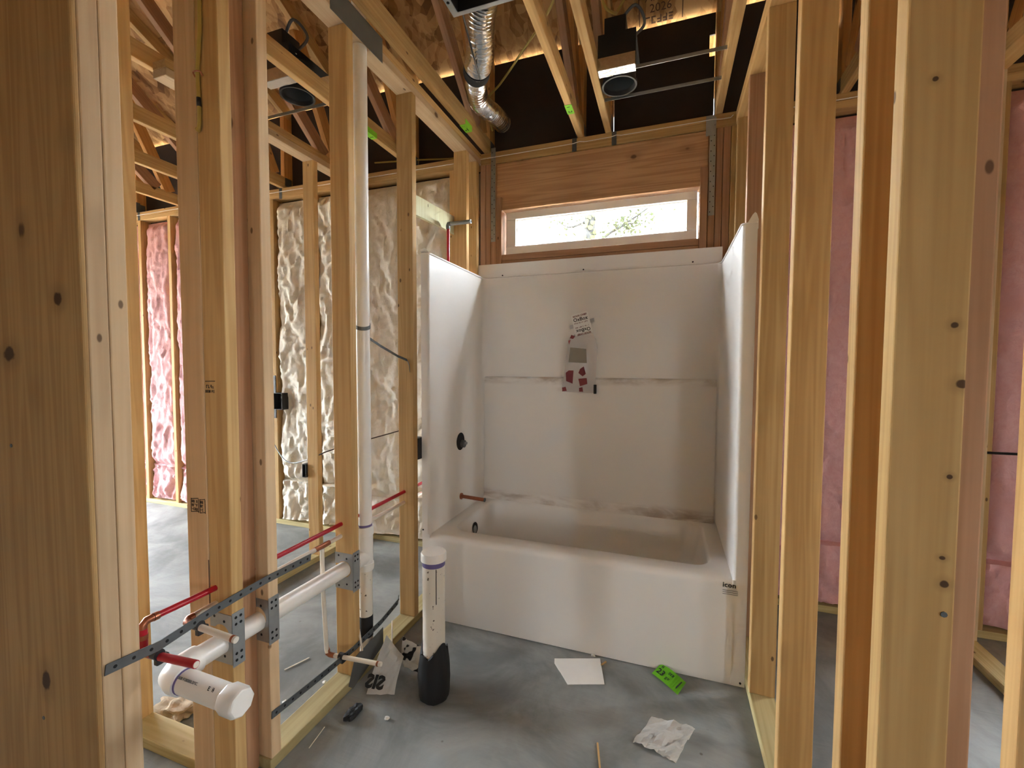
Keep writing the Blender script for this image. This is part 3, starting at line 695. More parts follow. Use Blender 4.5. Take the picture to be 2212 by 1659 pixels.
# ================================================================== window
wi = empty('window_1', (.75, .85, WZ0), 'small high white vinyl window over the tub', kind='structure')
fx0, fx1, fz0, fz1 = .160, 1.342, WZ0+.004, WZ1-.006; gx0, gx1, gz0, gz1 = .228, 1.284, 2.122, 2.298; fy0, fy1 = .822, .888
board('window_frame', wi, (fx0, fx1), (fy0, fy1), (fz0, gz0), 'vinyl', 'x', .004); board('window_frame', wi, (fx0, fx1), (fy0, fy1), (gz1, fz1), 'vinyl', 'x', .004)
board('window_frame', wi, (fx0, gx0), (fy0, fy1), (gz0, gz1), 'vinyl', 'z', .004); board('window_frame', wi, (gx1, fx1), (fy0, fy1), (gz0, gz1), 'vinyl', 'z', .004)
for x, z, ax in (((gx0, gx1), (gz0, gz0+.007), 'x'), ((gx0, gx1), (gz1-.007, gz1), 'x'), ((gx0, gx0+.007), (gz0+.007, gz1-.007), 'z'), ((gx1-.007, gx1), (gz0+.007, gz1-.007), 'z')):
    board('glazing_bead', wi, x, (fy0+.018, fy0+.03), z, 'vinyl', ax, .001)
board('window_pane', wi, (gx0-.004, gx1+.004), (.854, .860), (gz0-.004, gz1+.004), 'glass', 'z', 0)
# torn flashing paper along the sill
bm = bmesh.new(); pv = None
for i in range(61):
    f = i/60; x = fx0+.02+(fx1-fx0-.05)*f; h = .006+.006*abs(noise.noise(Vector((x*25, 1, 0))))+(.02 if abs(x-.29) < .03 else 0)*abs(noise.noise(Vector((x*60, 4, 0))))*2
    a = bm.verts.new((x, fy0-.005, WZ0)); b = bm.verts.new((x, fy0-.007+.004*noise.noise(Vector((x*40, 0, 2))), WZ0+h)); 
    if pv: bm.faces.new((pv[0], a, b, pv[1]))
    pv = (a, b)
mk('flashing_paper', wi, bm, 'paper')

# ================================================================== tree outside
tr = empty('garden_tree', (-.45, 7.2, -.3), 'leafy tree with lichened trunk seen through the window', 'tree')
bm = bmesh.new(); sweep(bm, catmull([(-.45, 7.2, -.3), (-.42, 7.2, 2), (-.36, 7.15, 4.2), (-.30, 7.1, 6), (-.2, 7.1, 8)], 6), [.17-.1*k/24 for k in range(25)], 12); mk('trunk', tr, bm, 'bark', True)
brs = [[(-.36, 7.15, 3.7), (.1, 7.1, 4.0), (.7, 7.0, 4.3), (1.3, 6.9, 4.75), (1.9, 6.9, 5.0)], [(-.33, 7.15, 4.3), (-.8, 7.2, 4.2), (-1.1, 7.2, 4.4)], [(-.33, 7.1, 4.6), (.3, 7.3, 4.75), (1.1, 7.2, 4.55)], [(.1, 7.1, 4.0), (.4, 7.05, 4.1), (.8, 7.0, 4.05)], [(-.3, 7.1, 5.2), (.4, 7.0, 5.6), (1.0, 7.0, 5.8)], [(-.3, 7.1, 5.0), (-1.0, 7.0, 5.6)]]
for i, b in enumerate(brs):
    q = catmull(b, 5); tube('branch', tr, q, [.035-.028*k/(len(q)-1) for k in range(len(q))], 'bark', 8)
bm = bmesh.new(); rnd = random.Random(3)
for i in range(1300):
    b = catmull(brs[rnd.choice((0, 0, 0, 1, 2, 2, 3, 3, 4, 5))], 5); p = b[rnd.randrange(2, len(b))] + Vector((rnd.gauss(0, .13), rnd.gauss(0, .2), rnd.gauss(0, .10)))
    d = Vector((rnd.uniform(-1, 1), rnd.uniform(-1, 1), rnd.uniform(-1, 1))).normalized(); s_ = d.cross(Vector((rnd.uniform(-1, 1), .3, 1))).normalized(); L_ = rnd.uniform(.06, .11)
    bm.faces.new([bm.verts.new(p), bm.verts.new(p+d*L_*.5+s_*L_*.28), bm.verts.new(p+d*L_), bm.verts.new(p+d*L_*.5-s_*L_*.28)])
tag(mk('leaves', tr, bm, 'leaf'), kind='stuff')
bm = bmesh.new()
for i in range(70):
    z = rnd.uniform(3.4, 5.2); a = rnd.uniform(-2.8, -.3); p = Vector((-.37+.155*math.cos(a), 7.15+.155*math.sin(a), z)); disc(bm, p, (math.cos(a), math.sin(a), 0), rnd.uniform(.02, .05), .004, 7)
tag(mk('lichen', tr, bm, 'lichen'), kind='stuff')

# ================================================================== plumbing
XD = -.045
vp = empty('vent_pipe', (XD, -.40, 0), 'tall white PVC vent pipe rising behind the stud beside the tub', 'pipe')
tube('pipe', vp, [(XD, -.40, .62), (XD, -.40, 2.95)], .0302, 'pvc', 24); tube('pipe', vp, [(XD, -.40, 0), (XD, -.40, .46)], .0302, 'pvc_dirty', 24)
tube('tee_fitting', vp, [(XD, -.40, .43), (XD, -.40, .44), (XD, -.40, .46), (XD, -.40, .462), (XD, -.40, .585), (XD, -.40, .587), (XD, -.40, .625)], [.036, .0375, .0375, .0345, .0345, .0375, .0375], 'pvc', 24)
tube('tee_branch', vp, [(XD, -.40, .49), (XD, -.47, .49)], .034, 'pvc', 20); tube('primer_ring', vp, [(XD, -.40, .622), (XD, -.40, .634)], .0312, 'primer', 24)
tube('tape_wrap', vp, [(XD, -.40, .13), (XD, -.40, .225)], .0312, 'blackrubber', 24)
# black tie around the vent pipe and its loose tail
tie = empty('pipe_strap', (XD, -.4, 1.5), 'black strap looped round the vent pipe, tail nailed to next stud', 'strap')
strap('band', tie, [(XD+.032*math.cos(a), -.40+.032*math.sin(a), 1.50+.012*math.sin(a)+.01*math.cos(a)*-1) for a in [math.radians(-150+15*k) for k in range(17)]], .016, .002, 'darkgalv', (0, 0, 1))
strap('tail', tie, [(XD-.01, -.37, 1.46), (XD-.02, -.25, 1.42), (X0+.03, -.12, 1.375), (X0+.055, -.0745, 1.355), (X0+.068, -.0745, 1.325), (X0+.070, -.0745, 1.30)], .014, .002, 'darkgalv', (0, -.3, 1))

dp = empty('drain_pipe', (XD, -1.1, .46), 'white PVC sink drain running through the studs to a capped stub', 'pipe')
tube('pipe', dp, [(XD, -.462, .488), (XD, -1.155, .500)], .0302, 'pvc', 24)
tube('elbow', dp, [(XD, -1.135, .4995), (XD, -1.165, .500), (XD+.004, -1.187, .5005), (XD+.016, -1.203, .5008), (XD+.036, -1.2095, .501), (XD+.062, -1.21, .501)], [.0365, .0365, .037, .037, .0365, .0365], 'pvc', 24)
tube('primer_ring', dp, [(XD+.060, -1.21, .501), (XD+.067, -1.21, .501)], .0315, 'primer', 24)
tube('stub', dp, [(XD+.055, -1.21, .501), (.205, -1.21, .497)], .0302, 'pvc', 24)
tube('cap', dp, [(.172, -1.21, .4976), (.176, -1.21, .4975), (.216, -1.21, .4965), (.222, -1.21, .4963), (.224, -1.21, .4963)], [.0345, .0365, .0365, .034, .03], 'pvc', 8)
scribble('print', dp, (.060, -1.2292, .5262), (1, 0, 0), (0, .62, .78), .075, .006, 'darkgalv', 2); scribble('print', dp, (.145, -1.2292, .5252), (1, 0, 0), (0, .62, .78), .026, .009, 'ink', 3)

ts = empty('toilet_stub', (.332, -.46, 0), 'capped white PVC toilet drain stub standing on the floor, black wrap at its foot', 'pipe')
tube('pipe', ts, [(.332, -.46, .0), (.332, -.46, .565)], .0445, 'pvc_dirty', 28)
tube('cap', ts, [(.332, -.46, .558), (.332, -.46, .585), (.332, -.46, .590)], [.0505, .0505, .048], 'pvc', 28)
tube('primer_ring', ts, [(.332, -.46, .537), (.332, -.46, .559)], .0452, 'primer', 28)
bm = bmesh.new(); seg = 40; rings = []
for k, (z, r_) in enumerate(((0, .058), (.02, .063), (.08, .064), (.14, .061), (.185, .055), (.20, .049))):
    rings.append([bm.verts.new((.332+(r_+.005*noise.noise(Vector((math.cos(a)*3, math.sin(a)*3, z*18))))*math.cos(a), -.46+(r_+.005*noise.noise(Vector((math.cos(a)*3, math.sin(a)*3, z*18+9))))*math.sin(a), max(0, z+(.030*math.cos(2*a+.6) if k == 5 else .02*noise.noise(Vector((a*2, k, 1)))*(k > 3))))) for a in [6.28318*i/seg for i in range(seg)]])
for a, b in zip(rings, rings[1:]):
    for i in range(seg): bm.faces.new((a[i], a[(i+1) % seg], b[(i+1) % seg], b[i]))
mk('black_wrap', ts, bm, 'blackrubber', True)
# slit line of the split sleeve
strap('sleeve_slit', ts, [(.362, -.494, .535-.02*k+.0) if k < 8 else (.350+.012*math.cos(k), -.5015, .535-.02*k) for k in range(8)], .003, .001, 'ink', (1, 0, 0))

rp = empty('hot_water_line', (-.058, -.9, .6), 'red PEX hot water line through the left studs, with stub-out', 'pipe')
RX = -.058
tube('pipe', rp, [(RX, .42, .69), (RX, -.07, .684), (RX, -.53, .676), (RX-.004, -.9, .668), (RX-.008, -1.06, .664), (RX, -1.243, .672)], .0085, 'redpex', 12, 4)
tube('elbow', rp, [(RX, -1.235, .672), (RX, -1.25, .672), (RX, -1.258, .664), (RX, -1.259, .650)], .0098, 'copper', 12); tube('crimp_ring', rp, [(RX, -1.222, .671), (RX, -1.234, .6715)], .0108, 'copper', 14)
tube('pipe', rp, [(RX, -1.259, .655), (RX, -1.259, .606)], .0102, 'redpex', 12); tube('crimp_ring', rp, [(RX, -1.259, .640), (RX, -1.259, .628)], .0112, 'copper', 14)
tube('elbow', rp, [(RX, -1.259, .61), (RX, -1.259, .600), (RX+.01, -1.258, .592), (RX+.03, -1.257, .592)], .0098, 'copper', 12)
tube('stub_out', rp, [(RX+.025, -1.257, .592), (.122, -1.25, .598)], .0098, 'redpex', 14); tube('stub_end', rp, [(.118, -1.2503, .5978), (.1235, -1.25, .598)], .0078, 'whitepex', 12)
cp_ = empty('cold_water_line', (-.06, -.8, .2), 'white PEX cold water line through the left studs, with stub-outs', 'pipe')
WX = -.060
tube('pipe', cp_, [(WX, .42, .632), (WX, -.07, .629), (WX, -.53, .625), (WX, -.9, .620), (WX-.004, -1.06, .617), (WX, -1.15, .617)], .0085, 'whitepex', 12, 4)
tube('elbow', cp_, [(WX, -1.13, .617), (WX, -1.146, .617), (WX+.010, -1.156, .616), (WX+.03, -1.157, .615)], .0098, 'copper', 12)
tube('stub_out', cp_, [(WX+.025, -1.157, .615), (.136, -1.155, .605)], .0088, 'whitepex', 14); tube('crimp_ring', cp_, [(.122, -1.155, .6058), (.129, -1.155, .6055)], .0095, 'copper', 14)
tube('tee_fitting', cp_, [(WX, -.60, .6245), (WX, -.675, .6235)], .0102, 'copper', 12)
tube('pipe', cp_, [(WX, -.638, .615), (WX, -.636, .45), (WX, -.622, .20), (WX, -.618, .185)], .0085, 'whitepex', 12)
tube('elbow', cp_, [(WX, -.618, .20), (WX, -.617, .182), (WX+.012, -.615, .176), (WX+.03, -.613, .176)], .0098, 'copper', 12)
tube('stub_out', cp_, [(WX+.025, -.613, .176), (.182, -.60, .182)], .0085, 'whitepex', 14); tube('crimp_ring', cp_, [(.163, -.6016, .1813), (.170, -.601, .1816)], .0096, 'copper', 14)

sa = empty('shower_arm_stub', (-.05, .40, 1.9), 'red PEX riser with a grey pipe stub at shower head height', 'pipe')
tube('riser', sa, [(-.052, .405, 1.0), (-.052, .40, 2.15)], .0088, 'redpex', 12); tube('elbow', sa, [(-.052, .40, 2.14), (-.052, .398, 2.16), (-.048, .396, 2.168), (-.03, .395, 2.168)], .0125, 'darkgalv', 12)
tube('stub', sa, [(-.035, .395, 2.168), (.10, .395, 2.168)], .0115, 'galv', 14); discobj('stub_bore', sa, (.1005, .395, 2.168), (1, 0, 0), .008, 'hole')
o = prism('blocking_board', None, [(-.092, -.03, 2.235), (-.092, .60, 2.27), (-.092, .622, 2.165), (-.092, -.03, 2.130)], (-.019, 0, 0), 'green_wood'); tag(o, 'pale greenish board nailed across behind the shower riser', 'board')

# perforated straps along the plumbing wall
def perf_strap(label, pts, wd):
    e = empty('perforated_strap', pts[0], label, 'strap')
    b = strap('band', e, pts, .024, .0025, 'darkgalv', wd)
    bm = bmesh.new()
    for p, q in zip(pts, pts[1:]):
        p, q = Vector(p), Vector(q); n = max(1, int((q-p).length/.03))
        for k in range(n): disc(bm, p+(q-p)*(k+.5)/n+Vector((.0012, 0, 0)), (1, 0, 0), .0042, .0006, 8)
    h = mk('punched_holes', b, bm, 'hole'); tag(h, kind='stuff')
    return e
perf_strap('dark perforated strap across the left studs at the sink stub-outs', [(.004, -1.372, .636), (.006, -1.26, .626), (.004, -1.12, .640), (.003, -.95, .646), (.003, -.76, .642)], (0, .15, 1))
perf_strap('dark perforated strap near the floor on the left studs', [(.003, -.935, .189), (.003, -.70, .172), (.004, -.53, .166), (.004, -.36, .176), (.0, -.22, .197), (-.01, -.2, .205)], (0, .1, 1))
for (x, y, z), lb in (((-.012, -1.258, .600), 'black clip holding the red stub-out on the strap'), ((-.008, -1.157, .618), 'black clip holding the white stub-out on the strap'), ((-.002, -.6085, .178), 'black clip holding the toilet supply on the lower strap')):
    e = empty('pipe_clip', (x, y, z), lb, 'clip'); tube('collar', e, [(x-.006, y, z), (x+.014, y, z)], .0135, 'blackplastic', 14)
    board('clip_tail', e, (x-.004, x+.010), (y-.004, y+.026), (z-.030, z-.010), 'blackplastic', 'z', .002)

# stud shoes
def stud_shoe(y, z0, z1, label, front=True):
    e = empty('stud_shoe', (0, y, z0), label, 'bracket', 'galvanised stud shoes on the plumbing wall')
    zm = (z0+z1)/2+.008; th = .0018; yf = y-th; r_ = .034
    # front plate with a round notch for the drain, open to the left
    hole = [(XD+r_*math.cos(a), zm+r_*math.sin(a)) for a in [math.radians(140-14*k) for k in range(21)]]
    pts = [(X0, z1), (X1+.002, z1), (X1+.002, z0), (X0, z0), (X0, zm-r_*.64)] + hole[::-1][:] + [(X0, zm+r_*.64)]
    prism('front_plate', e, [(a, yf, b) for a, b in pts], (0, th-.0002, 0), 'galv')
    board('side_plate', e, (X1+.0004, X1+.0022), (y-th, y+PLY), (z0-.008, z1+.006), 'galv', 'z', 0)
    bm = bmesh.new()
    for dx, dz in ((.018, .012), (.058, .022), (.018, z1-z0-.012), (.058, z1-z0-.022)): disc(bm, (X0+dx, yf, z0+dz), (0, -1, 0), .0042, .0006)
    for dy in (.010, .026):
        for dz in (.010, .030, z1-z0-.030, z1-z0-.010): disc(bm, (X1+.0022, y+dy, z0+dz), (1, 0, 0), .0042, .0006)
    tag(mk('nail_holes', e, bm, 'hole'), kind='stuff')
stud_shoe(-.532, .405, .556, 'grey stud shoe round the drain on the stud beside the vent pipe')
stud_shoe(-.935, .432, .572, 'grey stud shoe on the middle of the three drilled studs')
stud_shoe(-1.060, .440, .590, 'grey stud shoe nearest the capped sink drain stub')
o = board('nail_plate', None, (X1+.0006, X1+.0030), (-.62, -.305), (2.645, 2.748), 'sheetgrey', 'y', .0005); tag(o, 'grey steel nail plate over the top plate where the vent pipe passes', 'plate')
o = prism('steel_sheet', None, [(.0035, -.345, .145), (.0035, -.345, .062), (.004, -.55, .004), (.004, -.575, .03), (.0035, -.535, .125)], (.002, 0, 0), 'sheetgrey'); tag(o, 'grey steel sheet scrap leaning on the bottom plate behind the toilet supply', 'scrap')

# ================================================================== electrical
def ebox(label, x, y, z, parent_back=True):
    e = empty('outlet_box', (x[0], y[0], z[0]), label, 'box')
    a = board('back', e, x, (y[1]-.004, y[1]), z, 'blackplastic', 'z', .001)
    th = .004
    board('side', e, (x[0], x[0]+th), y, z, 'blackplastic', 'z', .001); board('side', e, (x[1]-th, x[1]), y, z, 'blackplastic', 'z', .001)
    board('side', e, x, y, (z[0], z[0]+th), 'blackplastic', 'z', .001); board('side', e, x, y, (z[1]-th, z[1]), 'blackplastic', 'z', .001)
    return e
ebox('black switch box fixed to the exterior stud behind white insulation', (-1.825, -1.735), (.735, .80), (.96, 1.095))
e = empty('switch_plate', (-1.85, .77, .89), 'tall dark mounting strip on the stud beside the black switch box', 'plate'); board('strip', e, (-1.868, -1.836), (.768, .7735), (.885, 1.235), 'blackplastic', 'z', .001)
ebox('black outlet box on the closet partition stud', (-1.125, -1.092), (.325, .375), (.565, .655))
ebox('black outlet box low behind the stud next to the tub', (-.045, .0), (-.032, .025), (.845, .955))
tag(tube('brown_cable', None, [(-1.86, .735, .72), (-1.431, .45, .65), (-1.273, .40, .635), (-1.055, .36, .70), (-.909, .38, .76), (-.63, .735, .85)], .004, 'brownwire', 8, 6), 'thin brown cable sagging through the closet partition stud', 'cable')
tag(tube('black_cable', None, [(2.6, .70, .93), (2.75, .55, .95), (3.0, .45, .93)], .006, 'blackplastic', 8, 5), 'short dark cable crossing pink insulation at the right edge', 'cable')

def can(cx, cy, x_end, label, flip=1):
    e = empty('recessed_light', (cx, cy, ZP1), label, 'light')
    bm = bmesh.new(); seg = 32; pr2 = [(.078, ZP1-.002), (.086, ZP1-.002), (.086, ZP1+.012), (.080, ZP1+.014), (.080, ZP1+.15), (.03, ZP1+.165), (.03, ZP1+.16), (.070, ZP1+.145), (.074, ZP1+.012)]
    rg = [[bm.verts.new((cx+r_*math.cos(6.28318*i/seg), cy+r_*math.sin(6.28318*i/seg), z)) for i in range(seg)] for r_, z in pr2]
    for a, b in zip(rg, rg[1:]+rg[:1]):
        for i in range(seg): bm.faces.new((a[i], a[(i+1) % seg], b[(i+1) % seg], b[i]))
    mk('trim_ring', e, bm, 'blackplastic', True)
    tube('reflector', e, [(cx, cy, ZP1+.02), (cx, cy, ZP1+.14)], [.0735, .060], 'cangrey', 32, cap=False)
    tube('socket', e, [(cx, cy, ZP1+.156), (cx, cy, ZP1+.09)], .022, 'cangrey', 16)
    a, b = sorted((cx-.088*flip, cx+.088*flip))
    board('housing', e, (cx-.088, cx+.088), (cy-.14, cy+.13), (ZP1+.168, ZP1+.17), 'blackplastic', 'z', 0)
    board('housing', e, (cx-.088, cx+.088), (cy-.14, cy-.138), (ZP1+.062, ZP1+.17), 'blackplastic', 'z', 0)
    board('foil_tape', e, (cx-.086, cx+.086), (cy-.1425, cy-.1405), (ZP1+.004, ZP1+.062), 'foil', 'x', 0)
    board('mounting_plate', e, (cx-.086, cx+.086), (cy-.14, cy-.088), (ZP1+.003, ZP1+.005), 'foil', 'x', 0)
    for yy in (cy-.105, cy+.115):
        stick('hanger_bar', e, (cx-.088*flip, yy, ZP1+.012), (x_end, yy, ZP1+.012), .016, .003, 'galv', 0, side=Vector((0, 0, 1)))
    tube('conduit', e, catmull([(cx+.05, cy-.06, ZP1+.17), (cx+.12, cy-.05, ZP1+.24), (cx+.08, cy-.1, ZP1+.30), (cx+.0, cy-.08, ZP1+.25)], 6), .007, 'darkgalv', 10)
    board('junction_box', e, (cx-.06, cx+.04), (cy-.13, cy-.02), (ZP1+.172, ZP1+.25), 'blackplastic', 'z', .002)
can(.942, .345, 1.421, 'recessed can light with bar hangers in the roof framing above the tub')
can(-.66, -.12, -1.131, 'recessed can light beyond the plumbing wall, dark round trim', -1)

fan = empty('exhaust_fan', (.5, -.48, ZP1), 'black-mouthed metal exhaust fan housing at the top edge', 'fan')
fx = (.385, .643); fy = (-.66, -.345); fz = (ZP1-.002, ZP1+.19)
board('side_panel', fan, fx, (fy[1]-.002, fy[1]), fz, 'blackplastic', 'z', 0); board('side_panel', fan, fx, (fy[0], fy[0]+.002), fz, 'darkgalv', 'z', 0)
board('side_panel', fan, (fx[0], fx[0]+.002), fy, fz, 'blackplastic', 'z', 0); board('side_panel', fan, (fx[1]-.002, fx[1]), fy, fz, 'darkgalv', 'z', 0)
board('top_panel', fan, fx, fy, (fz[1]-.002, fz[1]), 'darkgalv', 'z', 0)
for x, y, ax in (((fx[0]-.026, fx[1]+.0), (fy[1], fy[1]+.018), 'x'), ((fx[0]-.026, fx[0]), fy, 'y'), ((fx[0]-.026, fx[1]), (fy[0]-.018, fy[0]), 'x')):
    board('mounting_lip', fan, x, y, (fz[0]-.001, fz[0]+.001), 'galv', ax, 0)
tube('blower', fan, [(.51, -.50, ZP1+.08), (.51, -.50, ZP1+.18)], .10, 'blackplastic', 24)
discobj('lip_hole', fan, (.371, -.40, ZP1-.0035), (0, 0, 1), .006, 'hole')
du = empty('flex_duct', (.2, .1, 2.8), 'silver foil flexible duct curving from the exhaust fan towards the eave', 'duct')
path = catmull([(.468, -.338, 2.862), (.455, -.25, 2.866), (.395, -.15, 2.84), (.345, -.03, 2.80), (.29, .06, 2.795), (.21, .22, 2.83), (.135, .42, 2.87), (.118, .56, 2.90), (.122, .70, 2.93), (.123, .862, 2.95)], 34)
rr = [.0635+.0042*math.sin(i*1.25)+.0022*noise.noise(Vector((i*.31, 3, 0))) for i in range(len(path))]
i0, i1 = int(len(path)*.44), int(len(path)*.49)
bm = bmesh.new(); sweep(bm, path[:i0+3], rr[:i0+3], 28); mk('upper_run', du, bm, 'foil', True)
bm = bmesh.new(); sweep(bm, path[i1-3:], [r_*.88 for r_ in rr[i1-3:]], 28); mk('lower_run', du, bm, 'foil', True)
bm = bmesh.new(); sweep(bm, path[i0:i1], .067, 28); mk('tape_band', du, bm, 'blackrubber', True)
tag(tube('black_wire', None, [(.40, -.33, 2.74), (.372, -.25, 2.76), (.33, -.05, 2.73), (.31, .05, 2.725)], .004, 'blackplastic', 8, 5), 'thin black wire hanging beside the foil duct', 'cable')
tag(tube('yellow_cable', None, [(.64, -.05, 3.10), (.664, .1, 3.05), (.404, .35, 3.0), (.25, .48, 2.97), (.107, .6, 2.95), (.09, .75, 2.86)], .0065, 'yellow', 8, 8), 'yellow cable slanting across the eave between the foil duct and tagged truss', 'cable')
tag(tube('yellow_cable', None, [(.86, -.3, 3.15), (.88, -.1, 2.99), (.90, .05, 2.93), (.93, .16, 2.96), (.95, .2, 3.0), (1.02, .15, 3.1), (1.0, 0, 3.2)], .0065, 'yellow', 8, 8), 'yellow cable looping above the recessed light over the tub', 'cable')
tag(tube('yellow_cable', None, [(-.9, .845, 2.84), (-.5, .84, 2.80), (-.2, .82, 2.76), (-.05, .80, 2.78)], .006, 'yellow', 8, 6), 'yellow cable sagging along the eave behind the plumbing wall', 'cable')
yl = empty('cable_loop', (-.07, -1.065, 2.0), 'yellow cable end stapled high on the drilled stud', 'cable')
tube('cable', yl, [(-.058, -1.066, 2.60), (-.060, -1.066, 2.30), (-.073, -1.066, 2.17), (-.072, -1.066, 2.10), (-.071, -1.066, 2.03), (-.074, -1.068, 2.0), (-.082, -1.066, 2.005)], .0055, 'yellow', 8, 5)
tube('staple', yl, [(-.085, -1.064, 2.150), (-.083, -1.072, 2.160), (-.058, -1.072, 2.157), (-.056, -1.064, 2.148)], .0022, 'copper', 6, 3); tube('black_mark', yl, [(-.0722, -1.066, 2.09), (-.0712, -1.066, 2.065)], .0060, 'blackplastic', 8)

# ================================================================== metal ties, string line, tags
def tie(x, z0, label, side=1):
    e = empty('hurricane_tie', (x, YI, z0), label, 'bracket', 'metal ties where the trusses meet the wall')
    board('wall_leg', e, (x-.014, x+.014), (YI-.0025, YI-.0005), (z0, ZP1), 'darkgalv', 'z', 0); board('truss_leg', e, (x-.0008-.013*side, x+.0008-.013*side), (YI-.03, YI+.02), (ZP1, ZP1+.09), 'darkgalv', 'z', 0)
tie(.645-.018, 2.655, 'small dark tie under the tagged truss over the tub', -1); tie(.868, 2.655, 'small dark tie under the truss carrying the recessed light', 1)
tie(-1.748, 2.65, 'wide dark tie on the plate above the white insulation', 1); tie(-3.47, 2.66, 'dark tie on the plate above the pink insulation at left', 1)
for x, z0, z1, lb in ((.0865, 2.15, 2.76, 'long perforated steel strap left of the window header'), (1.412, 2.18, 2.72, 'long perforated steel strap right of the window header')):
    e = empty('steel_strap', (x, YI, z0), lb, 'strap'); b = board('band', e, (x-.016, x+.016), (YI-.0035, YI-.0015), (z0, z1), 'galv', 'z', 0)
    bm = bmesh.new(); k = 0; z = z0+.02
    while z < z1-.02: disc(bm, (x+(.008 if k % 2 else -.008), YI-.0036, z), (0, -1, 0), .003, .0006, 8); z += .028; k += 1
    tag(mk('punched_holes', b, bm, 'hole'), kind='stuff')
e = empty('strap_tie', (1.40, YI, 2.62), 'broad twisted steel tie over the right header strap', 'bracket'); board('plate', e, (1.375, 1.42), (YI-.006, YI-.004), (2.62, 2.73), 'galv', 'z', .0005)
sl_ = [(-4.2, 2.705), (-3.0, 2.705), (-1.8, 2.704), (-.9, 2.700), (.0, 2.697), (.30, 2.698), (.62, 2.700), (.66, 2.706), (.70, 2.700), (.85, 2.702), (.88, 2.708), (.91, 2.702), (1.2, 2.703), (1.41, 2.706), (1.45, 2.70), (1.5, 2.70), (1.512, 2.712)]
tag(tube('string_line', None, [(x, YI-.009, z) for x, z in sl_], .0022, 'string', 6), 'white string line stretched along the exterior top plate above the window', 'string')
tag(tube('string_line', None, [(1.64, YI-.006, 2.70), (2.0, YI-.006, 2.70), (2.5, YI-.006, 2.705)], .0022, 'string', 6), 'white string line along the plate above the pink insulation at right', 'string')
def lime(label, poly, d, prints):
    o = prism('lime_tag', None, poly, d, 'lime'); tag(o, label, 'tag')
    return o
def chord_tag(x, y, side, label):
    # wraps the bottom of a chord and turns up its side
    e = empty('lime_tag', (x, y, ZP1), label, 'tag', 'lime tags stapled to the trusses')
    board('tag_sheet', e, (x-.019, x+.019), (y-.045, y+.045), (ZP1-.0018, ZP1-.0006), 'lime', 'y', 0)
    xs_ = x+side*.0198; board('tag_fold', e, (min(xs_, xs_+.001*side), max(xs_, xs_+.001*side)), (y-.045, y+.045), (ZP1-.001, ZP1+.03), 'lime', 'y', 0)
    scribble('print', e, (x, y+.012, ZP1-.0019), (0, 1, 0), (1, 0, 0), .03, .02, 'ink', int(x*100)); scribble('print', e, (x, y-.025, ZP1-.0019), (1, 0, 0), (0, -1, 0), .024, .008, 'ink', int(x*100)+3)
chord_tag(.664, .46, -1, 'lime green tag on the truss beside the recessed light'); chord_tag(.04, .45, 1, 'lime green tag on the truss along the plumbing wall'); chord_tag(-.552, .33, 1, 'lime green tag on the truss seen behind the vent pipe')

# ================================================================== prints, nails and staples on the studs
gs = empty('lumber_stamps', (-.06, -1.062, .9), 'black grade stamps printed on the drilled left studs', 'stamp')
stick('print', gs, (-.085, -1.0606, 1.283), (-.045, -1.0606, 1.284), .0022, .0006, 'ink', 0, side=Vector((0, 0, 1)))
for z, h_, wd_, sd in ((1.268, .010, .034, 1), (1.254, .008, .042, 2)): scribble('print', gs, (-.064, -1.0606, z), (1, 0, 0), (0, 0, 1), wd_, h_, 'ink', sd)
for x0, x1 in ((-.160, -.128), (-.122, -.100)):
    for z in (.885, .925): stick('print', gs, (x0, -1.0606, z), (x1, -1.0606, z+.004), .002, .0006, 'ink', 0, side=Vector((0, 0, 1)))
    for x in (x0, x1): stick('print', gs, (x, -1.0606, .885), (x, -1.0606, .927), .002, .0006, 'ink', 0)
    for k in range(3): scribble('print', gs, ((x0+x1)/2, -1.0606, .918-.0115*k), (1, 0, 0), (0, 0, 1), (x1-x0)*.8, .008, 'ink', k+20)
stick('saw_mark', gs, (-.092, -1.0606, .745), (-.092, -1.0606, .60), .003, .0008, 'burnt', 0)
nd = random.Random(5)
def nails(parent, pts, nrm):
    for p in pts: discobj('nail_head', parent, p, nrm, .0045, 'darkgalv', .0008, 8)
nails(wl, [(-.185, -1.3985, .492), (-.268, -1.3985, 1.139)], (0, -1, 0))
nails(wr, [(1.603, -1.1395, .958)], (0, -1, 0))

# ================================================================== scraps on the floor
def sheetpaper(name, pts, label, cat, mat='paper', lift=.0, seed=0, n=10, amp=.006, tilt=None):
    """quad patch of crumpled paper from 4 floor corners"""
    a, b, c_, d = [Vector(p) for p in pts]; bm = bmesh.new(); g = []
    for j in range(n+1):
        row = []
        for i in range(n+1):
            u, v = i/n, j/n; p = (a*(1-u)+b*u)*(1-v)+(d*(1-u)+c_*u)*v
            h = abs(noise.noise(Vector((u*3+seed, v*3, seed))))*amp*2 + abs(noise.noise(Vector((u*7+seed, v*6, seed+4))))*amp*.6
            row.append(bm.verts.new((p.x, p.y, p.z+.0006+h)))
        g.append(row)
    for j in range(n):
        for i in range(n): bm.faces.new((g[j][i], g[j][i+1], g[j+1][i+1], g[j+1][i]))
    r_ = bmesh.ops.solidify(bm, geom=bm.faces[:], thickness=.0004)
    o = mk(name, None, bm, mat); return tag(o, label, cat)
o = prism('paper_scrap', None, [(.738, -.085, .0004), (.933, -.014, .0004), (.974, -.171, .0004), (.829, -.224, .0004), (.785, -.165, .0004), (.772, -.150, .0004), (.745, -.115, .0004)], (0, 0, .0012), 'paper'); tag(o, 'flat white paper scrap on the floor before the tub apron', 'paper')
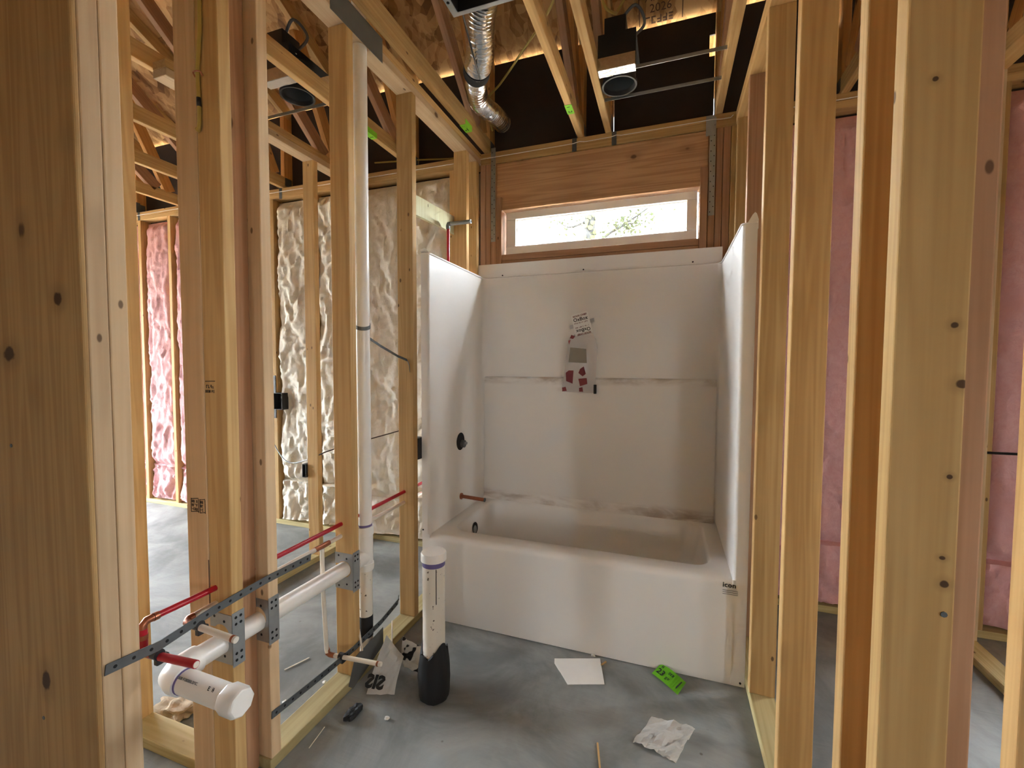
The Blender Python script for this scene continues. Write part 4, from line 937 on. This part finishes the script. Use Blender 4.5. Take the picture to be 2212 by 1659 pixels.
sheetpaper('crumpled_paper', [(1.107, -.424, 0), (1.249, -.457, 0), (1.318, -.30, .012), (1.17, -.285, .004)], 'crumpled white paper on the floor near the right wall plate', 'paper', seed=2, amp=.011, n=14)
e = empty('lime_floor_tag', (1.227, -.05, 0), 'lime green printed tag lying on the floor by the tub', 'tag')
A4, B4, C4, D4 = [Vector(p) for p in ((1.158, -.041, .004), (1.192, .004, .022), (1.295, -.060, .012), (1.261, -.130, .001))]
bm = bmesh.new(); g = []
for i in range(13):
    f = i/12; h = .016*math.sin(f*math.pi*.9+.2)*(1-f*.6)
    g.append([bm.verts.new((A4*(1-f)+D4*f)+Vector((0, 0, h*.4))), bm.verts.new((B4*(1-f)+C4*f)+Vector((0, 0, h)))])
for a, b in zip(g, g[1:]): bm.faces.new((a[0], b[0], b[1], a[1]))
bmesh.ops.solidify(bm, geom=bm.faces[:], thickness=.0005); ob = mk('tag_sheet', e, bm, 'lime')
dx = (D4-A4).normalized(); dy = (B4-A4).normalized()
for s, f, q, sz in (('23', .22, .40, .036), (None, .24, .80, .016), (None, .55, .68, .014), (None, .52, .28, .016), ('|', .88, .5, .05)):
    h = .016*math.sin(f*math.pi*.9+.2)*(1-f*.6); p = (A4*(1-f)+D4*f)*(1-q)+(B4*(1-f)+C4*f)*q+Vector((0, 0, h*(.4+.6*q)+.0025))
    if s: text('print', e, s, p, dx, (B4-A4)-dx*dx.dot(B4-A4), sz, 'ink', bold=.0006)
    else: scribble('print', e, p, dx, B4-A4, sz*(3.2 if f > .54 else 1.5), sz*.8, 'ink', int(f*100))
# white label scraps by the plate
e = empty('label_scrap', (.09, -.42, 0), 'white label scrap with black letters propped against the steel sheet', 'paper')
P = [Vector(p) for p in ((.075, -.555, .002), (.185, -.52, .004), (.150, -.40, .075), (.045, -.375, .135))]
bm = bmesh.new(); n = 8; g = [[bm.verts.new((P[0]*(1-i/n)+P[1]*i/n)*(1-j/n)+(P[3]*(1-i/n)+P[2]*i/n)*j/n+Vector((0, -.012*math.sin(math.pi*j/n), .006*noise.noise(Vector((i*.6, j*.6, 2)))))) for i in range(n+1)] for j in range(n+1)]
for j in range(n):
    for i in range(n): bm.faces.new((g[j][i], g[j][i+1], g[j+1][i+1], g[j+1][i]))
bmesh.ops.solidify(bm, geom=bm.faces[:], thickness=.0005); mk('label_sheet', e, bm, 'paper')
ex = (P[3]-P[0]).normalized(); ey = (P[1]-P[0])-ex*ex.dot(P[1]-P[0])
nrm_ = ex.cross(ey).normalized()
text('print', e, 'SIS', P[0]+ex*.045+ey.normalized()*.030-Vector((0, .016, -.012)), -ey, ex, .066, 'ink', bold=.003)
e = empty('patterned_scrap', (.24, -.36, 0), 'white scrap with black blotches beside the foot of the toilet stub', 'paper')
P = [Vector(p) for p in ((.135, -.375, .010), (.31, -.40, .01), (.30, -.35, .075), (.10, -.33, .115))]
bm = bmesh.new(); g = [[bm.verts.new((P[0]*(1-i/n)+P[1]*i/n)*(1-j/n)+(P[3]*(1-i/n)+P[2]*i/n)*j/n+Vector((0, -.016*math.sin(math.pi*j/n)+.006*noise.noise(Vector((i*.9, j*.8, 6))), .010*noise.noise(Vector((i*.7, j*.7, 3)))))) for i in range(n+1)] for j in range(n+1)]
for j in range(n):
    for i in range(n): bm.faces.new((g[j][i], g[j][i+1], g[j+1][i+1], g[j+1][i]))
bmesh.ops.solidify(bm, geom=bm.faces[:], thickness=.0005)
t = NT('cow_print', 0.7); nz = t.noise(t.vec((22, 22, 22), rnd=False), 1, 1); t.col(t.mix(t.smooth(nz, 0.52, 0.55), (0.72, 0.70, 0.66), (0.012, 0.011, 0.011))); M['cow'] = t.m
mk('scrap_sheet', e, bm, 'cow')
bm = bmesh.new(); bmesh.ops.create_icosphere(bm, subdivisions=3, radius=.03)
for v in bm.verts: v.co = Vector((v.co.x*.8, v.co.y*1.3, max(-.012, v.co.z*.55)))*(1+.5*noise.noise(v.co*60))+Vector((.099, -.657, .0125))
for v in bm.verts: v.co.z = max(v.co.z, .0005)
tag(mk('black_scrap', None, bm, 'blackrubber'), 'crumpled black tape scrap on the floor near the left plate', 'scrap')
for i, (p, q, r_, mt, lb) in enumerate((((.945, -.06, .004), (.962, -.03, .004), .004, 'pine', 'short wood splinter by the corner of the flat paper scrap'), ((1.02, -.60, .004), (.99, -.47, .004), .004, 'pine', 'long wood splinter on the floor at the bottom edge'),
    ((.05, -.83, .003), (.035, -.74, .003), .0018, 'whitepex', 'white sliver beside the near end of the left plate'), ((.03, -.52, .15), (-.01, -.49, .215), .0045, 'whitepex', 'white plastic strip sticking up beside the drilled stud'), ((.02, -.30, .045), (-.02, -.24, .11), .004, 'whitepex', 'white strip leaning on the plate beyond the steel sheet'),
    ((-.35, -.56, .003), (-.31, -.46, .003), .003, 'whitepex', 'pale splinter on the slab behind the left wall'))):
    o = stick('splinter', None, p, q, r_*1.6, r_, mt, .0005); tag(o, lb, 'splinter')
for i, (x, y, lb) in enumerate(((-.40, -.66, 'white crumb on the slab left of the drilled stud'), (.226, -.63, 'white crumb on the floor ahead of the toilet stub'), (-.20, -.70, 'white crumb behind the near left plate'), (.90, -.005, 'white crumb under the tub apron'), (-.13, -.56, 'white crumb beside the near end of the left plate'))):
    bm = bmesh.new(); bmesh.ops.create_icosphere(bm, subdivisions=2, radius=.008)
    for v in bm.verts: v.co = Vector((v.co.x*1.3, v.co.y, v.co.z*.6))*(1+.6*noise.noise(v.co*150+Vector((i, 0, 0))))+Vector((x, y, .004))
    tag(mk('floor_crumb', None, bm, 'stainbits'), lb, 'debris')

bm = bmesh.new(); bmesh.ops.create_icosphere(bm, subdivisions=4, radius=.07)
for v in bm.verts:
    v.co = Vector((v.co.x*1.3, v.co.y*.7, v.co.z*.35))*(1+.55*noise.noise(v.co*26))+Vector((-.55, -.865, .012))
    v.co.z = max(v.co.z, .0004)
tag(mk('paper_wad', None, bm, 'kraft_batt'), 'brown crumpled paper wad on the slab behind the cross partition plate', 'paper')
